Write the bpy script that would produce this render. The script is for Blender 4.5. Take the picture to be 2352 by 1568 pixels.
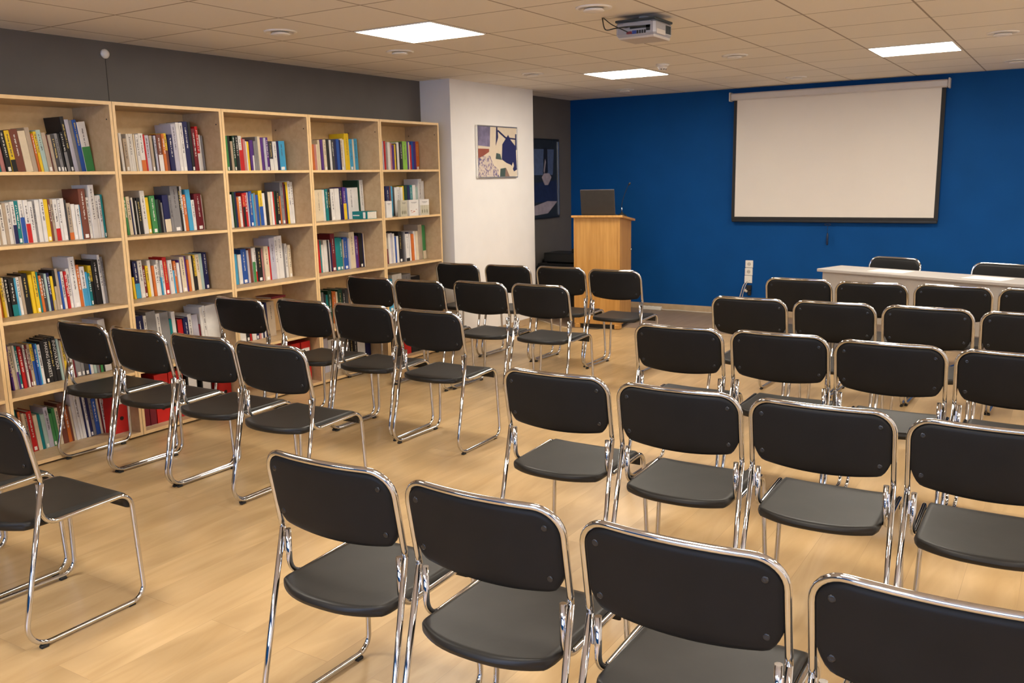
import bpy, math, random
from mathutils import Vector, Matrix
random.seed(7)
S = bpy.context.scene
COL = S.collection
for o in list(bpy.data.objects): bpy.data.objects.remove(o)

# ------------------------------------------------------------------ camera
cd = bpy.data.cameras.new('camera'); cam = bpy.data.objects.new('camera', cd); COL.objects.link(cam)
_R = ((0.846229, 0.532451, -0.019815), (-0.079726, 0.163305, 0.983349), (0.526821, -0.830559, 0.180644))
_m = Matrix((_R[0], _R[1], _R[2])).transposed().to_4x4()
_m.translation = (4.8803, -1.4947, 1.5724)
cam.matrix_world = _m
cd.sensor_fit = 'HORIZONTAL'; cd.sensor_width = 36.0
cd.lens = 2052.15 / 2352 * 36.0
cd.clip_start = 0.05; cd.clip_end = 60
cd.dof.use_dof = True; cd.dof.focus_distance = 2.9; cd.dof.aperture_fstop = 10.0
S.camera = cam
# ------------------------------------------------------------------ world, exposure
W = bpy.data.worlds.new('world'); S.world = W; W.use_nodes = True
W.node_tree.nodes['Background'].inputs[0].default_value = (0.42, 0.60, 1.0, 1)
W.node_tree.nodes['Background'].inputs[1].default_value = 11.0
S.view_settings.view_transform = 'Standard'; S.view_settings.look = 'None'
S.view_settings.exposure = 0.0; S.view_settings.gamma = 1.0
S.view_settings.use_curve_mapping = False
PANEL_W = 41.0          # strength of the ceiling light panels
PANEL_COL = (1.0, 0.92, 0.79)

# ------------------------------------------------------------------ helpers
def node(nt, t, **kw):
    n = nt.nodes.new(t)
    for k, v in kw.items(): setattr(n, k, v)
    return n
def mat(name, color, rough=0.5, metal=0.0, spec=0.5, vary=0.0, scale=20.0, bump=0.0, stretch=None, emit=None, estr=0.0, coat=0.0):
    """principled material whose colour and relief come from a procedural noise"""
    m = bpy.data.materials.new(name); m.use_nodes = True; nt = m.node_tree
    b = nt.nodes['Principled BSDF']
    b.inputs['Roughness'].default_value = rough; b.inputs['Metallic'].default_value = metal
    b.inputs['Specular IOR Level'].default_value = spec; b.inputs['Coat Weight'].default_value = coat
    c = (*color, 1)
    b.inputs['Base Color'].default_value = c
    if vary > 0 or bump > 0:
        tc = node(nt, 'ShaderNodeTexCoord'); mp = node(nt, 'ShaderNodeMapping')
        if stretch: mp.inputs['Scale'].default_value = stretch
        nz = node(nt, 'ShaderNodeTexNoise'); nz.inputs['Scale'].default_value = scale; nz.inputs['Detail'].default_value = 4
        nt.links.new(tc.outputs['Object'], mp.inputs[0]); nt.links.new(mp.outputs[0], nz.inputs['Vector'])
        if vary > 0:
            cr = node(nt, 'ShaderNodeValToRGB'); cr.color_ramp.elements[0].position = .3; cr.color_ramp.elements[1].position = .7
            cr.color_ramp.elements[0].color = tuple(x * (1 - vary) for x in color) + (1,)
            cr.color_ramp.elements[1].color = tuple(min(1, x * (1 + vary)) for x in color) + (1,)
            nt.links.new(nz.outputs[0], cr.inputs[0]); nt.links.new(cr.outputs[0], b.inputs['Base Color'])
        if bump > 0:
            bm_ = node(nt, 'ShaderNodeBump'); bm_.inputs['Strength'].default_value = bump; bm_.inputs['Distance'].default_value = .002
            nt.links.new(nz.outputs[0], bm_.inputs['Height']); nt.links.new(bm_.outputs[0], b.inputs['Normal'])
    if emit:
        b.inputs['Emission Color'].default_value = (*emit, 1); b.inputs['Emission Strength'].default_value = estr
    return m

class MB:
    """collects faces for ONE mesh object"""
    def __init__(s): s.v = []; s.f = []; s.mi = []; s.sm = []
    def add(s, vs, fs, mi=0, smooth=False, M=None):
        n = len(s.v)
        s.v += [tuple(M @ Vector(p)) if M else tuple(p) for p in vs]
        s.f += [tuple(i + n for i in f) for f in fs]
        s.mi += [mi] * len(fs); s.sm += [smooth] * len(fs)
        return s
    def box(s, x0, x1, y0, y1, z0, z1, mi=0, M=None, fm=None):
        vs = [(x0,y0,z0),(x1,y0,z0),(x1,y1,z0),(x0,y1,z0),(x0,y0,z1),(x1,y0,z1),(x1,y1,z1),(x0,y1,z1)]
        fs = [(0,3,2,1),(4,5,6,7),(0,1,5,4),(1,2,6,5),(2,3,7,6),(3,0,4,7)]   # bottom top -y +x +y -x
        n0 = len(s.mi); s.add(vs, fs, mi, False, M)
        if fm:
            for k, v in fm.items(): s.mi[n0 + k] = v
        return s
    def rbox(s, x0, x1, y0, y1, z0, z1, r=.003, mi=0, M=None):
        """box with chamfered edges (all twelve)"""
        r = min(r, (x1-x0)*.45, (y1-y0)*.45, (z1-z0)*.45)
        vs = []; idx = {}
        for ix, X in enumerate((x0, x1)):
            for iy, Y in enumerate((y0, y1)):
                for iz, Z in enumerate((z0, z1)):
                    sx, sy, sz = (r if ix == 0 else -r), (r if iy == 0 else -r), (r if iz == 0 else -r)
                    idx[ix,iy,iz,0] = len(vs); vs.append((X, Y+sy, Z+sz))
                    idx[ix,iy,iz,1] = len(vs); vs.append((X+sx, Y, Z+sz))
                    idx[ix,iy,iz,2] = len(vs); vs.append((X+sx, Y+sy, Z))
        fs = []
        def q(*k): fs.append(tuple(idx[i] for i in k))
        for a in (0,1):
            q((a,0,0,0),(a,1,0,0),(a,1,1,0),(a,0,1,0)); q((0,a,0,1),(1,a,0,1),(1,a,1,1),(0,a,1,1)); q((0,0,a,2),(1,0,a,2),(1,1,a,2),(0,1,a,2))
        for a in (0,1):
            for b in (0,1):
                q((a,b,0,0),(a,b,1,0),(a,b,1,1),(a,b,0,1)); q((a,0,b,0),(a,1,b,0),(a,1,b,2),(a,0,b,2)); q((0,a,b,1),(1,a,b,1),(1,a,b,2),(0,a,b,2))
        for a in (0,1):
            for b in (0,1):
                for c in (0,1): fs.append((idx[a,b,c,0], idx[a,b,c,1], idx[a,b,c,2]))
        # orient outward
        c = Vector(((x0+x1)/2,(y0+y1)/2,(z0+z1)/2)); out = []
        for f in fs:
            p = [Vector(vs[i]) for i in f]; n = (p[1]-p[0]).cross(p[2]-p[0]); m_ = sum(p, Vector())/len(p)
            out.append(f if n.dot(m_-c) > 0 else tuple(reversed(f)))
        return s.add(vs, out, mi, False, M)
    def cyl(s, c, r, h, axis='z', n=24, r2=None, mi=0, smooth=True, M=None, caps=True):
        r2 = r if r2 is None else r2
        ax = {'x': Matrix.Rotation(math.pi/2, 4, 'Y'), 'y': Matrix.Rotation(-math.pi/2, 4, 'X'), 'z': Matrix.Identity(4)}[axis]
        T = Matrix.Translation(c) @ ax
        if M: T = M @ T
        vs = [(r*math.cos(2*math.pi*i/n), r*math.sin(2*math.pi*i/n), 0) for i in range(n)] + [(r2*math.cos(2*math.pi*i/n), r2*math.sin(2*math.pi*i/n), h) for i in range(n)]
        s.add(vs, [(i,(i+1)%n,n+(i+1)%n,n+i) for i in range(n)], mi, smooth, T)
        if caps:
            k = len(s.v) - 2*n
            s.f += [tuple(k+i for i in reversed(range(n))), tuple(k+n+i for i in range(n))]; s.mi += [mi, mi]; s.sm += [False, False]
        return s
    def lathe(s, prof, n=32, mi=0, M=None, smooth=True):
        vs = []; fs = []
        for r, z in prof: vs += [(r*math.cos(2*math.pi*i/n), r*math.sin(2*math.pi*i/n), z) for i in range(n)]
        for k in range(len(prof)-1):
            for i in range(n): fs.append((k*n+i, k*n+(i+1)%n, (k+1)*n+(i+1)%n, (k+1)*n+i))
        fs.append(tuple(reversed(range(n)))); fs.append(tuple((len(prof)-1)*n+i for i in range(n)))
        return s.add(vs, fs, mi, smooth, M)
    def tube(s, pts, r, n=12, mi=0, caps=True, M=None):
        P = [Vector(p) for p in pts]; vs = []; fs = []
        t = (P[1]-P[0]).normalized(); up = Vector((0,0,1)) if abs(t.z) < .9 else Vector((1,0,0))
        a = t.cross(up).normalized()
        for i, p in enumerate(P):
            t = ((P[min(i+1, len(P)-1)]-p).normalized() + (p-P[max(i-1, 0)]).normalized()).normalized()
            a = (a - t*a.dot(t)).normalized(); b = t.cross(a)
            vs += [tuple(p + r*(math.cos(2*math.pi*k/n)*a + math.sin(2*math.pi*k/n)*b)) for k in range(n)]
        for i in range(len(P)-1):
            for k in range(n): fs.append((i*n+k, i*n+(k+1)%n, (i+1)*n+(k+1)%n, (i+1)*n+k))
        s.add(vs, fs, mi, True, M)
        if caps:
            k = len(s.v)-len(vs); m_ = len(P)-1
            s.f += [tuple(k+i for i in reversed(range(n))), tuple(k+m_*n+i for i in range(n))]; s.mi += [mi, mi]; s.sm += [False, False]
        return s
    def build(s, name, mats, parent=None, loc=None):
        me = bpy.data.meshes.new(name); me.from_pydata(s.v, [], s.f)
        for m_ in (mats if isinstance(mats, (list, tuple)) else [mats]): me.materials.append(m_)
        me.polygons.foreach_set('material_index', s.mi); me.polygons.foreach_set('use_smooth', s.sm)
        me.validate(); me.update()
        o = bpy.data.objects.new(name, me); COL.objects.link(o)
        if parent: o.parent = parent
        if loc: o.location = loc
        return o
def fillet(pts, rad, n=6):
    """polyline with its corners rounded; rad is one radius or one per inner corner"""
    P = [Vector(p) for p in pts]; out = [P[0]]
    for i in range(1, len(P)-1):
        r = rad[i-1] if isinstance(rad, (list, tuple)) else rad
        a = (P[i-1]-P[i]); b = (P[i+1]-P[i]); la, lb = a.length, b.length; a.normalize(); b.normalize()
        ang = a.angle(b)
        if ang > math.pi-.02: out.append(P[i]); continue
        d = min(r/math.tan(ang/2), la*.48, lb*.48); r = d*math.tan(ang/2)
        c = P[i] + (a+b).normalized()*(r/math.sin(ang/2))
        s_ = P[i]+a*d-c; e_ = P[i]+b*d-c; th = s_.angle(e_)
        for k in range(n+1):
            t = k/n; out.append(c + (s_*math.sin((1-t)*th) + e_*math.sin(t*th))/math.sin(th))
    out.append(P[-1]); return out
def tag(o, label, cat, group=None, kind=None):
    if label: o['label'] = label
    if cat: o['category'] = cat
    if group: o['group'] = group
    if kind: o['kind'] = kind
    return o
def thing(name, label, cat, loc=(0,0,0), rz=0, group=None):
    o = bpy.data.objects.new(name, None); COL.objects.link(o); o.empty_display_size = .05
    o.location = loc; o.rotation_euler = (0, 0, rz)
    return tag(o, label, cat, group)
def struct(o): o['kind'] = 'structure'; return o
KIDS = {}
def kids(o): return [c for c in COL.objects if c.parent == o]
def copy_tree(o, parent=None, cache=None):
    c = o.copy(); COL.objects.link(c)
    if parent: c.parent = parent
    for ch in (KIDS.setdefault(o.name, kids(o))): copy_tree(ch, c)
    return c

# ------------------------------------------------------------------ materials
def lin(r, g, b): return tuple((x/255/12.92 if x/255 <= .04045 else ((x/255+.055)/1.055)**2.4) for x in (r, g, b))
M_blue = mat('blue_paint', (.0025, .062, .23), .65, spec=.12, vary=.05, scale=3, bump=.05)
M_grey = mat('dark_grey_paint', (.108, .096, .085), .6, vary=.06, scale=4, bump=.05)
M_white = mat('white_paint', (.80, .775, .75), .6, vary=.02, scale=5, bump=.05)
M_chrome = mat('polished_chrome', (.60, .60, .61), .06, 1.0, vary=.03, scale=30)
M_vinyl = mat('black_leatherette', (.0085, .0082, .0082), .55, spec=.22, vary=.15, scale=9, bump=.2)
M_seat = mat('black_leatherette_seat', (.011, .0098, .0085), .45, spec=.33, vary=.35, scale=7, bump=.35)
M_rubber = mat('black_rubber', (.012, .011, .010), .7, vary=.1)
M_rivet = mat('black_rivet_plastic', (.014, .014, .015), .25, vary=.05)
M_screen = mat('matte_screen_fabric', (.71, .65, .575), .75, vary=.015, scale=3)
M_blackfab = mat('black_screen_border', (.012, .011, .010), .7, vary=.1)
M_case = mat('white_metal_case', (.58, .53, .49), .4, vary=.02)
M_plastic = mat('cream_white_plastic', (.78, .74, .66), .35, vary=.02)
M_black = mat('black_plastic', (.01, .01, .01), .45, vary=.1)
M_laptop = mat('dark_laptop_shell', (.03, .026, .022), .4, vary=.1)
M_laplogo = mat('glossy_laptop_edge', (.10, .10, .11), .25, vary=.05)
M_projgrey = mat('grey_projector_shell', (.33, .32, .34), .4, vary=.03)
M_projdark = mat('dark_projector_recess', (.03, .04, .045), .5, vary=.1)
M_projlight = mat('light_projector_panel', (.52, .47, .43), .45, vary=.03)
M_port_b = mat('blue_port_plastic', (.03, .06, .25), .4, vary=.05)
M_cord = mat('navy_pull_cord', (.008, .02, .06), .5, vary=.05)
M_plug_r = mat('dark_red_plug', (.15, .02, .03), .4, vary=.05)
M_cableblk = mat('black_cable', (.012, .014, .010), .5, vary=.1)
M_cablewht = mat('white_cable', (.62, .56, .47), .5, vary=.03)
M_paper = mat('white_paper', (.85, .80, .74), .7, vary=.02)
M_table = mat('grey_melamine', (.43, .40, .375), .45, vary=.03, scale=40)
M_alu = mat('brushed_aluminium', (.78, .76, .72), .25, .9, vary=.04)
M_vent = mat('white_vent_enamel', (.86, .82, .75), .3, vary=.02)
M_light = mat('light_panel_diffuser', (.9, .9, .9), .5, emit=PANEL_COL, estr=PANEL_W, vary=.01)
M_lframe = mat('light_panel_frame', (.80, .78, .74), .4, vary=.02)

def wood(name, c1, c2, rough, gscale=(1, 1, 1), sc=6.0, fine=.12, coat=0):
    m = bpy.data.materials.new(name); m.use_nodes = True; nt = m.node_tree; b = nt.nodes['Principled BSDF']
    b.inputs['Roughness'].default_value = rough; b.inputs['Coat Weight'].default_value = coat
    tc = node(nt, 'ShaderNodeTexCoord'); mp = node(nt, 'ShaderNodeMapping'); mp.inputs['Scale'].default_value = gscale
    nz = node(nt, 'ShaderNodeTexNoise'); nz.inputs['Scale'].default_value = sc; nz.inputs['Detail'].default_value = 6; nz.inputs['Distortion'].default_value = .4
    cr = node(nt, 'ShaderNodeValToRGB'); cr.color_ramp.elements[0].position = .33; cr.color_ramp.elements[1].position = .68
    cr.color_ramp.elements[0].color = (*c1, 1); cr.color_ramp.elements[1].color = (*c2, 1)
    nt.links.new(tc.outputs['Object'], mp.inputs[0]); nt.links.new(mp.outputs[0], nz.inputs['Vector'])
    nt.links.new(nz.outputs[0], cr.inputs[0]); nt.links.new(cr.outputs[0], b.inputs['Base Color'])
    bm_ = node(nt, 'ShaderNodeBump'); bm_.inputs['Strength'].default_value = .08; bm_.inputs['Distance'].default_value = .001
    nt.links.new(nz.outputs[0], bm_.inputs['Height']); nt.links.new(bm_.outputs[0], b.inputs['Normal'])
    return m
M_shelf = wood('pale_maple_chipboard', (.475, .325, .175), (.545, .385, .22), .45, (1, 1, 1), 30)
M_shelflit = wood('maple_lit_edge', (.72, .485, .235), (.78, .54, .275), .42, (1, 1, 1), 25)  # same maple, coloured lighter for the light falling on room-facing edges
M_oak = wood('orange_oak_veneer', (.44, .215, .05), (.56, .295, .08), .42, (14, 14, .8), 3)
M_base = wood('beige_baseboard', (.42, .30, .18), (.50, .36, .22), .5, (2, 2, 2), 5)

def floor_mat():
    m = bpy.data.materials.new('oak_laminate_floor'); m.use_nodes = True; nt = m.node_tree; L = nt.links; b = nt.nodes['Principled BSDF']
    tc = node(nt, 'ShaderNodeTexCoord')
    sw = node(nt, 'ShaderNodeMapping'); sw.inputs['Rotation'].default_value = (0, 0, math.pi/2)
    L.new(tc.outputs['Object'], sw.inputs[0])
    br = node(nt, 'ShaderNodeTexBrick'); br.offset = .37; br.offset_frequency = 2
    br.inputs['Scale'].default_value = 1.0; br.inputs['Brick Width'].default_value = 1.28; br.inputs['Row Height'].default_value = .192
    br.inputs['Mortar Size'].default_value = .0011; br.inputs['Mortar Smooth'].default_value = .3
    br.inputs['Color1'].default_value = (.0, .0, .0, 1); br.inputs['Color2'].default_value = (1, 1, 1, 1); br.inputs['Mortar'].default_value = (.5, .5, .5, 1)
    L.new(sw.outputs[0], br.inputs['Vector'])
    # grain stretched along the planks, offset per plank
    mp = node(nt, 'ShaderNodeMapping'); mp.inputs['Scale'].default_value = (4.5, .75, 1)
    ad = node(nt, 'ShaderNodeVectorMath', operation='ADD'); sc = node(nt, 'ShaderNodeVectorMath', operation='SCALE'); sc.inputs['Scale'].default_value = 9.0
    L.new(br.outputs['Color'], sc.inputs[0]); L.new(tc.outputs['Object'], mp.inputs[0]); L.new(mp.outputs[0], ad.inputs[0]); L.new(sc.outputs[0], ad.inputs[1])
    n1 = node(nt, 'ShaderNodeTexNoise'); n1.inputs['Scale'].default_value = 2.2; n1.inputs['Detail'].default_value = 5; n1.inputs['Distortion'].default_value = 1.2
    L.new(ad.outputs[0], n1.inputs['Vector'])
    wv = node(nt, 'ShaderNodeTexWave'); wv.wave_type = 'RINGS'; wv.inputs['Scale'].default_value = 1.1; wv.inputs['Distortion'].default_value = 9; wv.inputs['Detail'].default_value = 2.5; wv.inputs['Detail Scale'].default_value = .6
    L.new(ad.outputs[0], wv.inputs['Vector'])
    cr = node(nt, 'ShaderNodeValToRGB'); e = cr.color_ramp.elements
    e[0].position = .30; e[0].color = (.44, .285, .13, 1); e[1].position = .72; e[1].color = (.565, .39, .20, 1)
    L.new(n1.outputs[0], cr.inputs[0])
    m1 = node(nt, 'ShaderNodeMix', data_type='RGBA'); m1.blend_type = 'MULTIPLY'; m1.inputs[0].default_value = .10
    L.new(cr.outputs[0], m1.inputs[6]); L.new(wv.outputs[0], m1.inputs[7])
    # slight plank to plank tone
    hv = node(nt, 'ShaderNodeMapRange'); hv.inputs['To Min'].default_value = .93; hv.inputs['To Max'].default_value = 1.06
    L.new(br.outputs['Color'], hv.inputs[0])
    m2 = node(nt, 'ShaderNodeMix', data_type='RGBA'); m2.blend_type = 'MULTIPLY'; m2.inputs[0].default_value = 1
    L.new(m1.outputs[2], m2.inputs[6]); L.new(hv.outputs[0], m2.inputs[7])
    m3 = node(nt, 'ShaderNodeMix', data_type='RGBA'); m3.inputs[7].default_value = (.24, .15, .07, 1)
    ml = node(nt, 'ShaderNodeMath', operation='MULTIPLY'); ml.inputs[1].default_value = .40
    L.new(br.outputs['Fac'], ml.inputs[0]); L.new(ml.outputs[0], m3.inputs[0]); L.new(m2.outputs[2], m3.inputs[6])
    L.new(m3.outputs[2], b.inputs['Base Color'])
    b.inputs['Roughness'].default_value = .34; b.inputs['Specular IOR Level'].default_value = .45
    bp = node(nt, 'ShaderNodeBump'); bp.inputs['Strength'].default_value = .12; bp.inputs['Distance'].default_value = .001
    L.new(n1.outputs[0], bp.inputs['Height']); L.new(bp.outputs[0], b.inputs['Normal'])
    return m
M_floor = floor_mat()
M_floor2 = wood('grey_brown_vinyl_floor', (.25, .175, .115), (.31, .22, .15), .45, (5, .6, 1), 3)

GX, GY = -0.1779, 1.0328      # a corner of the 0.6 m ceiling grid
def ceiling_mat():
    m = bpy.data.materials.new('mineral_ceiling_tiles'); m.use_nodes = True; nt = m.node_tree; L = nt.links; b = nt.nodes['Principled BSDF']
    tc = node(nt, 'ShaderNodeTexCoord'); mp = node(nt, 'ShaderNodeMapping')
    mp.inputs['Location'].default_value = (-GX/.6, -GY/.6, 0); mp.inputs['Scale'].default_value = (1/.6, 1/.6, 1)
    L.new(tc.outputs['Object'], mp.inputs[0])
    br = node(nt, 'ShaderNodeTexBrick'); br.offset = 0; br.inputs['Scale'].default_value = 1; br.inputs['Brick Width'].default_value = 1; br.inputs['Row Height'].default_value = 1
    br.inputs['Mortar Size'].default_value = .014; br.inputs['Mortar Smooth'].default_value = .6
    br.inputs['Color1'].default_value = (.80, .745, .67, 1); br.inputs['Color2'].default_value = (.83, .775, .70, 1); br.inputs['Mortar'].default_value = (.36, .30, .245, 1)
    L.new(mp.outputs[0], br.inputs['Vector']); L.new(br.outputs['Color'], b.inputs['Base Color'])
    nz = node(nt, 'ShaderNodeTexNoise'); nz.inputs['Scale'].default_value = 120; nz.inputs['Detail'].default_value = 3; L.new(tc.outputs['Object'], nz.inputs['Vector'])
    ma = node(nt, 'ShaderNodeMath', operation='SUBTRACT'); L.new(nz.outputs[0], ma.inputs[0]); L.new(br.outputs['Fac'], ma.inputs[1])
    bp = node(nt, 'ShaderNodeBump'); bp.inputs['Strength'].default_value = .3; bp.inputs['Distance'].default_value = .002
    L.new(ma.outputs[0], bp.inputs['Height']); L.new(bp.outputs[0], b.inputs['Normal'])
    b.inputs['Roughness'].default_value = .85; b.inputs['Specular IOR Level'].default_value = .1
    return m
M_ceil = ceiling_mat()

# ------------------------------------------------------------------ the room
HC = 2.4688; XL = -0.4275; YB = 8.293; XR = 7.0; YN = -4.2
XC, YC0, YC1 = -0.0836, 5.354, 6.833
struct(MB().box(XL-.15, XR+.15, YN-.15, YB+.15, -.12, 0).build('floor', M_floor))
f2 = MB(); poly = [(XL,7.04),(-.18,6.985),(.13,6.80),(.37,6.675),(.50,6.70),(.96,6.95),(1.6,7.02),(XR,7.02),(XR,YB),(XL,YB)]
f2.add([(x,y,0.0) for x,y in poly]+[(x,y,.003) for x,y in poly], [tuple(range(10,20))]+[(i,(i+1)%10,10+(i+1)%10,10+i) for i in range(10)])
struct(f2.build('floor', M_floor2))
struct(MB().tube([(x,y,.002) for x,y in [(-.20,6.995),(-.03,6.91),(.13,6.80),(.25,6.725),(.37,6.672),(.44,6.672)]], .0065, 8).build('trim_1', mat('pale_floor_strip', (.62,.50,.36), .5, vary=.03)))
struct(MB().box(XL-.15, XR+.15, YN-.15, YB+.15, HC, HC+.12).build('ceiling', M_ceil))
struct(MB().box(XL-.15, XL, YN-.15, YB+.15, 0, HC).build('wall_left', M_grey))
struct(MB().box(XL, XR, YB, YB+.15, 0, HC).build('wall_front', M_blue))
struct(MB().box(XR, XR+.15, YN-.15, YB+.15, 0, HC).build('wall_right', M_white))
# rear wall behind the camera, with a window that lets the evening sky in
wx0, wx1, wz0, wz1 = 2.2, 6.0, .95, 2.15
wb = MB(); wb.box(XL, wx0, YN-.15, YN, 0, HC); wb.box(wx1, XR, YN-.15, YN, 0, HC); wb.box(wx0, wx1, YN-.15, YN, 0, wz0); wb.box(wx0, wx1, YN-.15, YN, wz1, HC)
struct(wb.build('wall_rear', M_blue))
wf = struct(MB().box(wx0, wx0+.05, YN-.10, YN-.05, wz0, wz1).box(wx1-.05, wx1, YN-.10, YN-.05, wz0, wz1).box(wx0+.05, wx1-.05, YN-.10, YN-.05, wz1-.05, wz1).box(wx0+.05, wx1-.05, YN-.10, YN-.05, wz0, wz0+.05).box(4.07, 4.13, YN-.10, YN-.05, wz0+.05, wz1-.05).build('window_1', M_plastic))
MB().box(wx0, wx1, YN-.05, YN+.06, wz0-.03, wz0).build('window_sill', M_plastic, wf)
struct(MB().box(XL, XC, YC0, YC1, 0, HC).build('wall_pillar', M_white))
def base(name, *b):
    m = MB(); m.rbox(*b, .003); struct(m.build(name, M_base))
base('baseboard_front', XL, XR, YB-.014, YB, 0.003, .072)
base('baseboard_pillar', XC, XC+.013, YC0, YC1+.013, 0, .072)
base('baseboard_pillar', XL+.001, XC, YC1, YC1+.013, .003, .072)
base('baseboard_left', XL, XL+.013, YC1+.013, YB-.014, .003, .072)
# thin seam in the plaster and the white sensor above the shelves
struct(MB().box(XL, XL+.0015, 2.1265, 2.1295, 2.07, 2.37).build('trim_2', mat('dark_plaster_seam', (.03,.027,.025), .8, vary=.1)))
o = MB().lathe([(.030, 0), (.030, .008), (.024, .018), (.010, .022)], 16, M=Matrix.Translation((XL, 2.126, 2.391)) @ Matrix.Rotation(math.pi/2, 4, 'Y')).build('cable_outlet_cover', M_plastic)
tag(o, 'small round white cover on the dark wall above the bookcases', 'wall cover')

# ------------------------------------------------------------------ ceiling fixtures
PL = [('above the right rear corner', 1), ]
for i, (ix, names) in enumerate(((1.022, 'left'), (3.422, 'right'), (5.822, 'far right'))):
    for j, Y0 in enumerate((-3.167, -.167, 2.833, 5.833)):
        if ix + .6 > XR: continue
        where = ('behind the camera', 'overhead of the nearest chairs', 'halfway down the room', 'closest to the blue wall')[j]
        t = thing('ceiling_light', 'square glowing ceiling light panel, %s column, %s' % (names, where), 'ceiling light', (ix+.3, Y0+.3, HC), group='square ceiling light panels')
        g = .290; e = .283
        fr = MB(); fr.box(-g, g, -g, -e, -.006, .0); fr.box(-g, g, e, g, -.006, 0); fr.box(-g, -e, -e, e, -.006, 0); fr.box(e, g, -e, e, -.006, 0)
        fr.build('frame', M_lframe, t)
        MB().box(-e, e, -e, e, -.004, .0).build('diffuser', M_light, t)
vents = [(.693,2.559,'left row, nearest the camera'), (.690,3.70,'left row, above the third bookcase from the pillar'), (.690,5.544,'left row, in front of the pillar'), (.66,7.505,'left row, nearest the blue wall'),
         (2.56,3.06,'middle row, beside the projector'), (2.513,5.55,'middle row, behind the projector'), (2.455,7.548,'middle row, above the screen edge'), (4.341,5.62,'right row, near the right light panel'), (4.317,7.511,'right row, nearest the blue wall')]
for x, y, w in vents:
    t = thing('ceiling_vent', 'round white ceiling vent, ' + w, 'vent', (x, y, HC), group='round ceiling vents')
    F = Matrix.Rotation(math.pi, 4, 'X')
    MB().lathe([(.100, 0), (.098, .006), (.088, .010), (.080, .006), (.072, .001)], 32, M=F).build('outer_ring', M_vent, t)
    MB().lathe([(.030, .004), (.052, .010), (.058, .017), (.056, .021), (.040, .023), (.012, .024)], 32, M=F).build('disc', M_vent, t)
t = thing('smoke_detector', 'small round smoke detector between projector and blue wall', 'smoke detector', (1.857, 5.684, HC))
F = Matrix.Rotation(math.pi, 4, 'X')
MB().lathe([(.055, 0), (.055, .012), (.048, .016)], 24, M=F).build('base', M_vent, t)
MB().lathe([(.040, .016), (.040, .030), (.030, .040), (.028, .048), (.010, .050)], 24, M=F).build('sensing_head', M_vent, t)
sl = MB()
for k in range(8):
    a = k*math.pi/4; sl.box(.0275, .0305, -.006, .006, -.047, -.040, M=Matrix.Rotation(a, 4, 'Z'))
sl.build('slot', M_black, t)

# projector
PX, PY, PZ = 2.657, 3.505, 2.338
t = thing('projector', 'grey and white projector hanging under the ceiling', 'projector', (PX, PY, PZ))
w, d, h = .122, .125, .105
b = MB(); b.rbox(-w, w, -d, d, .012, h-.012, .012); b.build('body', M_projgrey, t)
MB().rbox(-w+.01, w-.006, -d+.01, d-.006, 0, .016, .010).build('bottom_cover', M_projlight, t)
MB().rbox(-w-.003, w+.003, -d-.003, d+.003, h-.014, h, .004).build('top_shell', M_projdark, t)
MB().rbox(-.075, .095, -d-.0012, -d+.01, .020, .088, .004).build('port_panel', mat('port_panel_grey', (.33,.33,.35), .5, vary=.04), t)
pt = MB()
for k in range(2): pt.cyl((.01+.028*k, -d-.001, .079), .006, .003, 'y', 10, M=Matrix.Identity(4))
pt.box(-.03, .093, -d-.004, -d, .050, .064); pt.box(.070, .093, -d-.004, -d, .034, .064)
for k in range(4): pt.box(.012+.015*k, .022+.015*k, -d-.0035, -d, .022, .040)
pt.build('ports', M_black, t)
MB().box(-.015, .010, -d-.005, -d, .022, .040).build('video_port', M_port_b, t)
MB().box(-.045, -.018, -d-.016, -d, .022, .036).build('plug', M_plug_r, t)
MB().box(-.062, -.035, -d-.0012, -d, .058, .064).build('sticker', M_paper, t)
gr = MB()
for k in range(7): gr.box(w, w+.002, .03+k*.011, .036+k*.011, .03, .075)
gr.build('side_grille', M_projdark, t)
MB().rbox(w-.002, w+.003, -.10, .02, .018, .045, .002).build('side_label', M_projlight, t)
MB().cyl((0, 0, h), .03, HC-PZ-h, 'z', 20).build('ceiling_mount', M_case, t)
def cable_pts(ctrl, n=24):
    P = [Vector(c) for c in ctrl]; out = []
    Q = [P[0]*2-P[1]] + P + [P[-1]*2-P[-2]]
    for i in range(1, len(Q)-2):
        for k in range(n):
            t_ = k/n; a, b_, c, d_ = Q[i-1], Q[i], Q[i+1], Q[i+2]
            out.append(.5*((2*b_)+(c-a)*t_+(2*a-5*b_+4*c-d_)*t_*t_+(3*b_-a-3*c+d_)*t_**3))
    out.append(P[-1]); return out
x0, y0 = 2.449, 3.383
o = MB().tube(cable_pts([(x0, y0, HC), (x0+.03, y0-.02, HC-.07), (PX-.10, PY-d-.05, PZ+.055), (PX-.03, PY-d-.03, PZ+.06), (PX+.07, PY-d-.006, PZ+.058)], 10), .0035, 8).build('video_cable', M_cableblk)
tag(o, 'black cable looping from the ceiling to the top of the projector', 'cable')
o = MB().tube(cable_pts([(x0+.006, y0, HC), (x0+.07, y0-.03, HC-.045), (PX-.09, PY-d-.03, PZ+.060), (PX-.032, PY-d-.012, PZ+.03)], 10), .003, 8).build('power_cable', M_cableblk)
tag(o, 'thin black cable running straighter from the ceiling to the dark red projector plug', 'cable')

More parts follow.
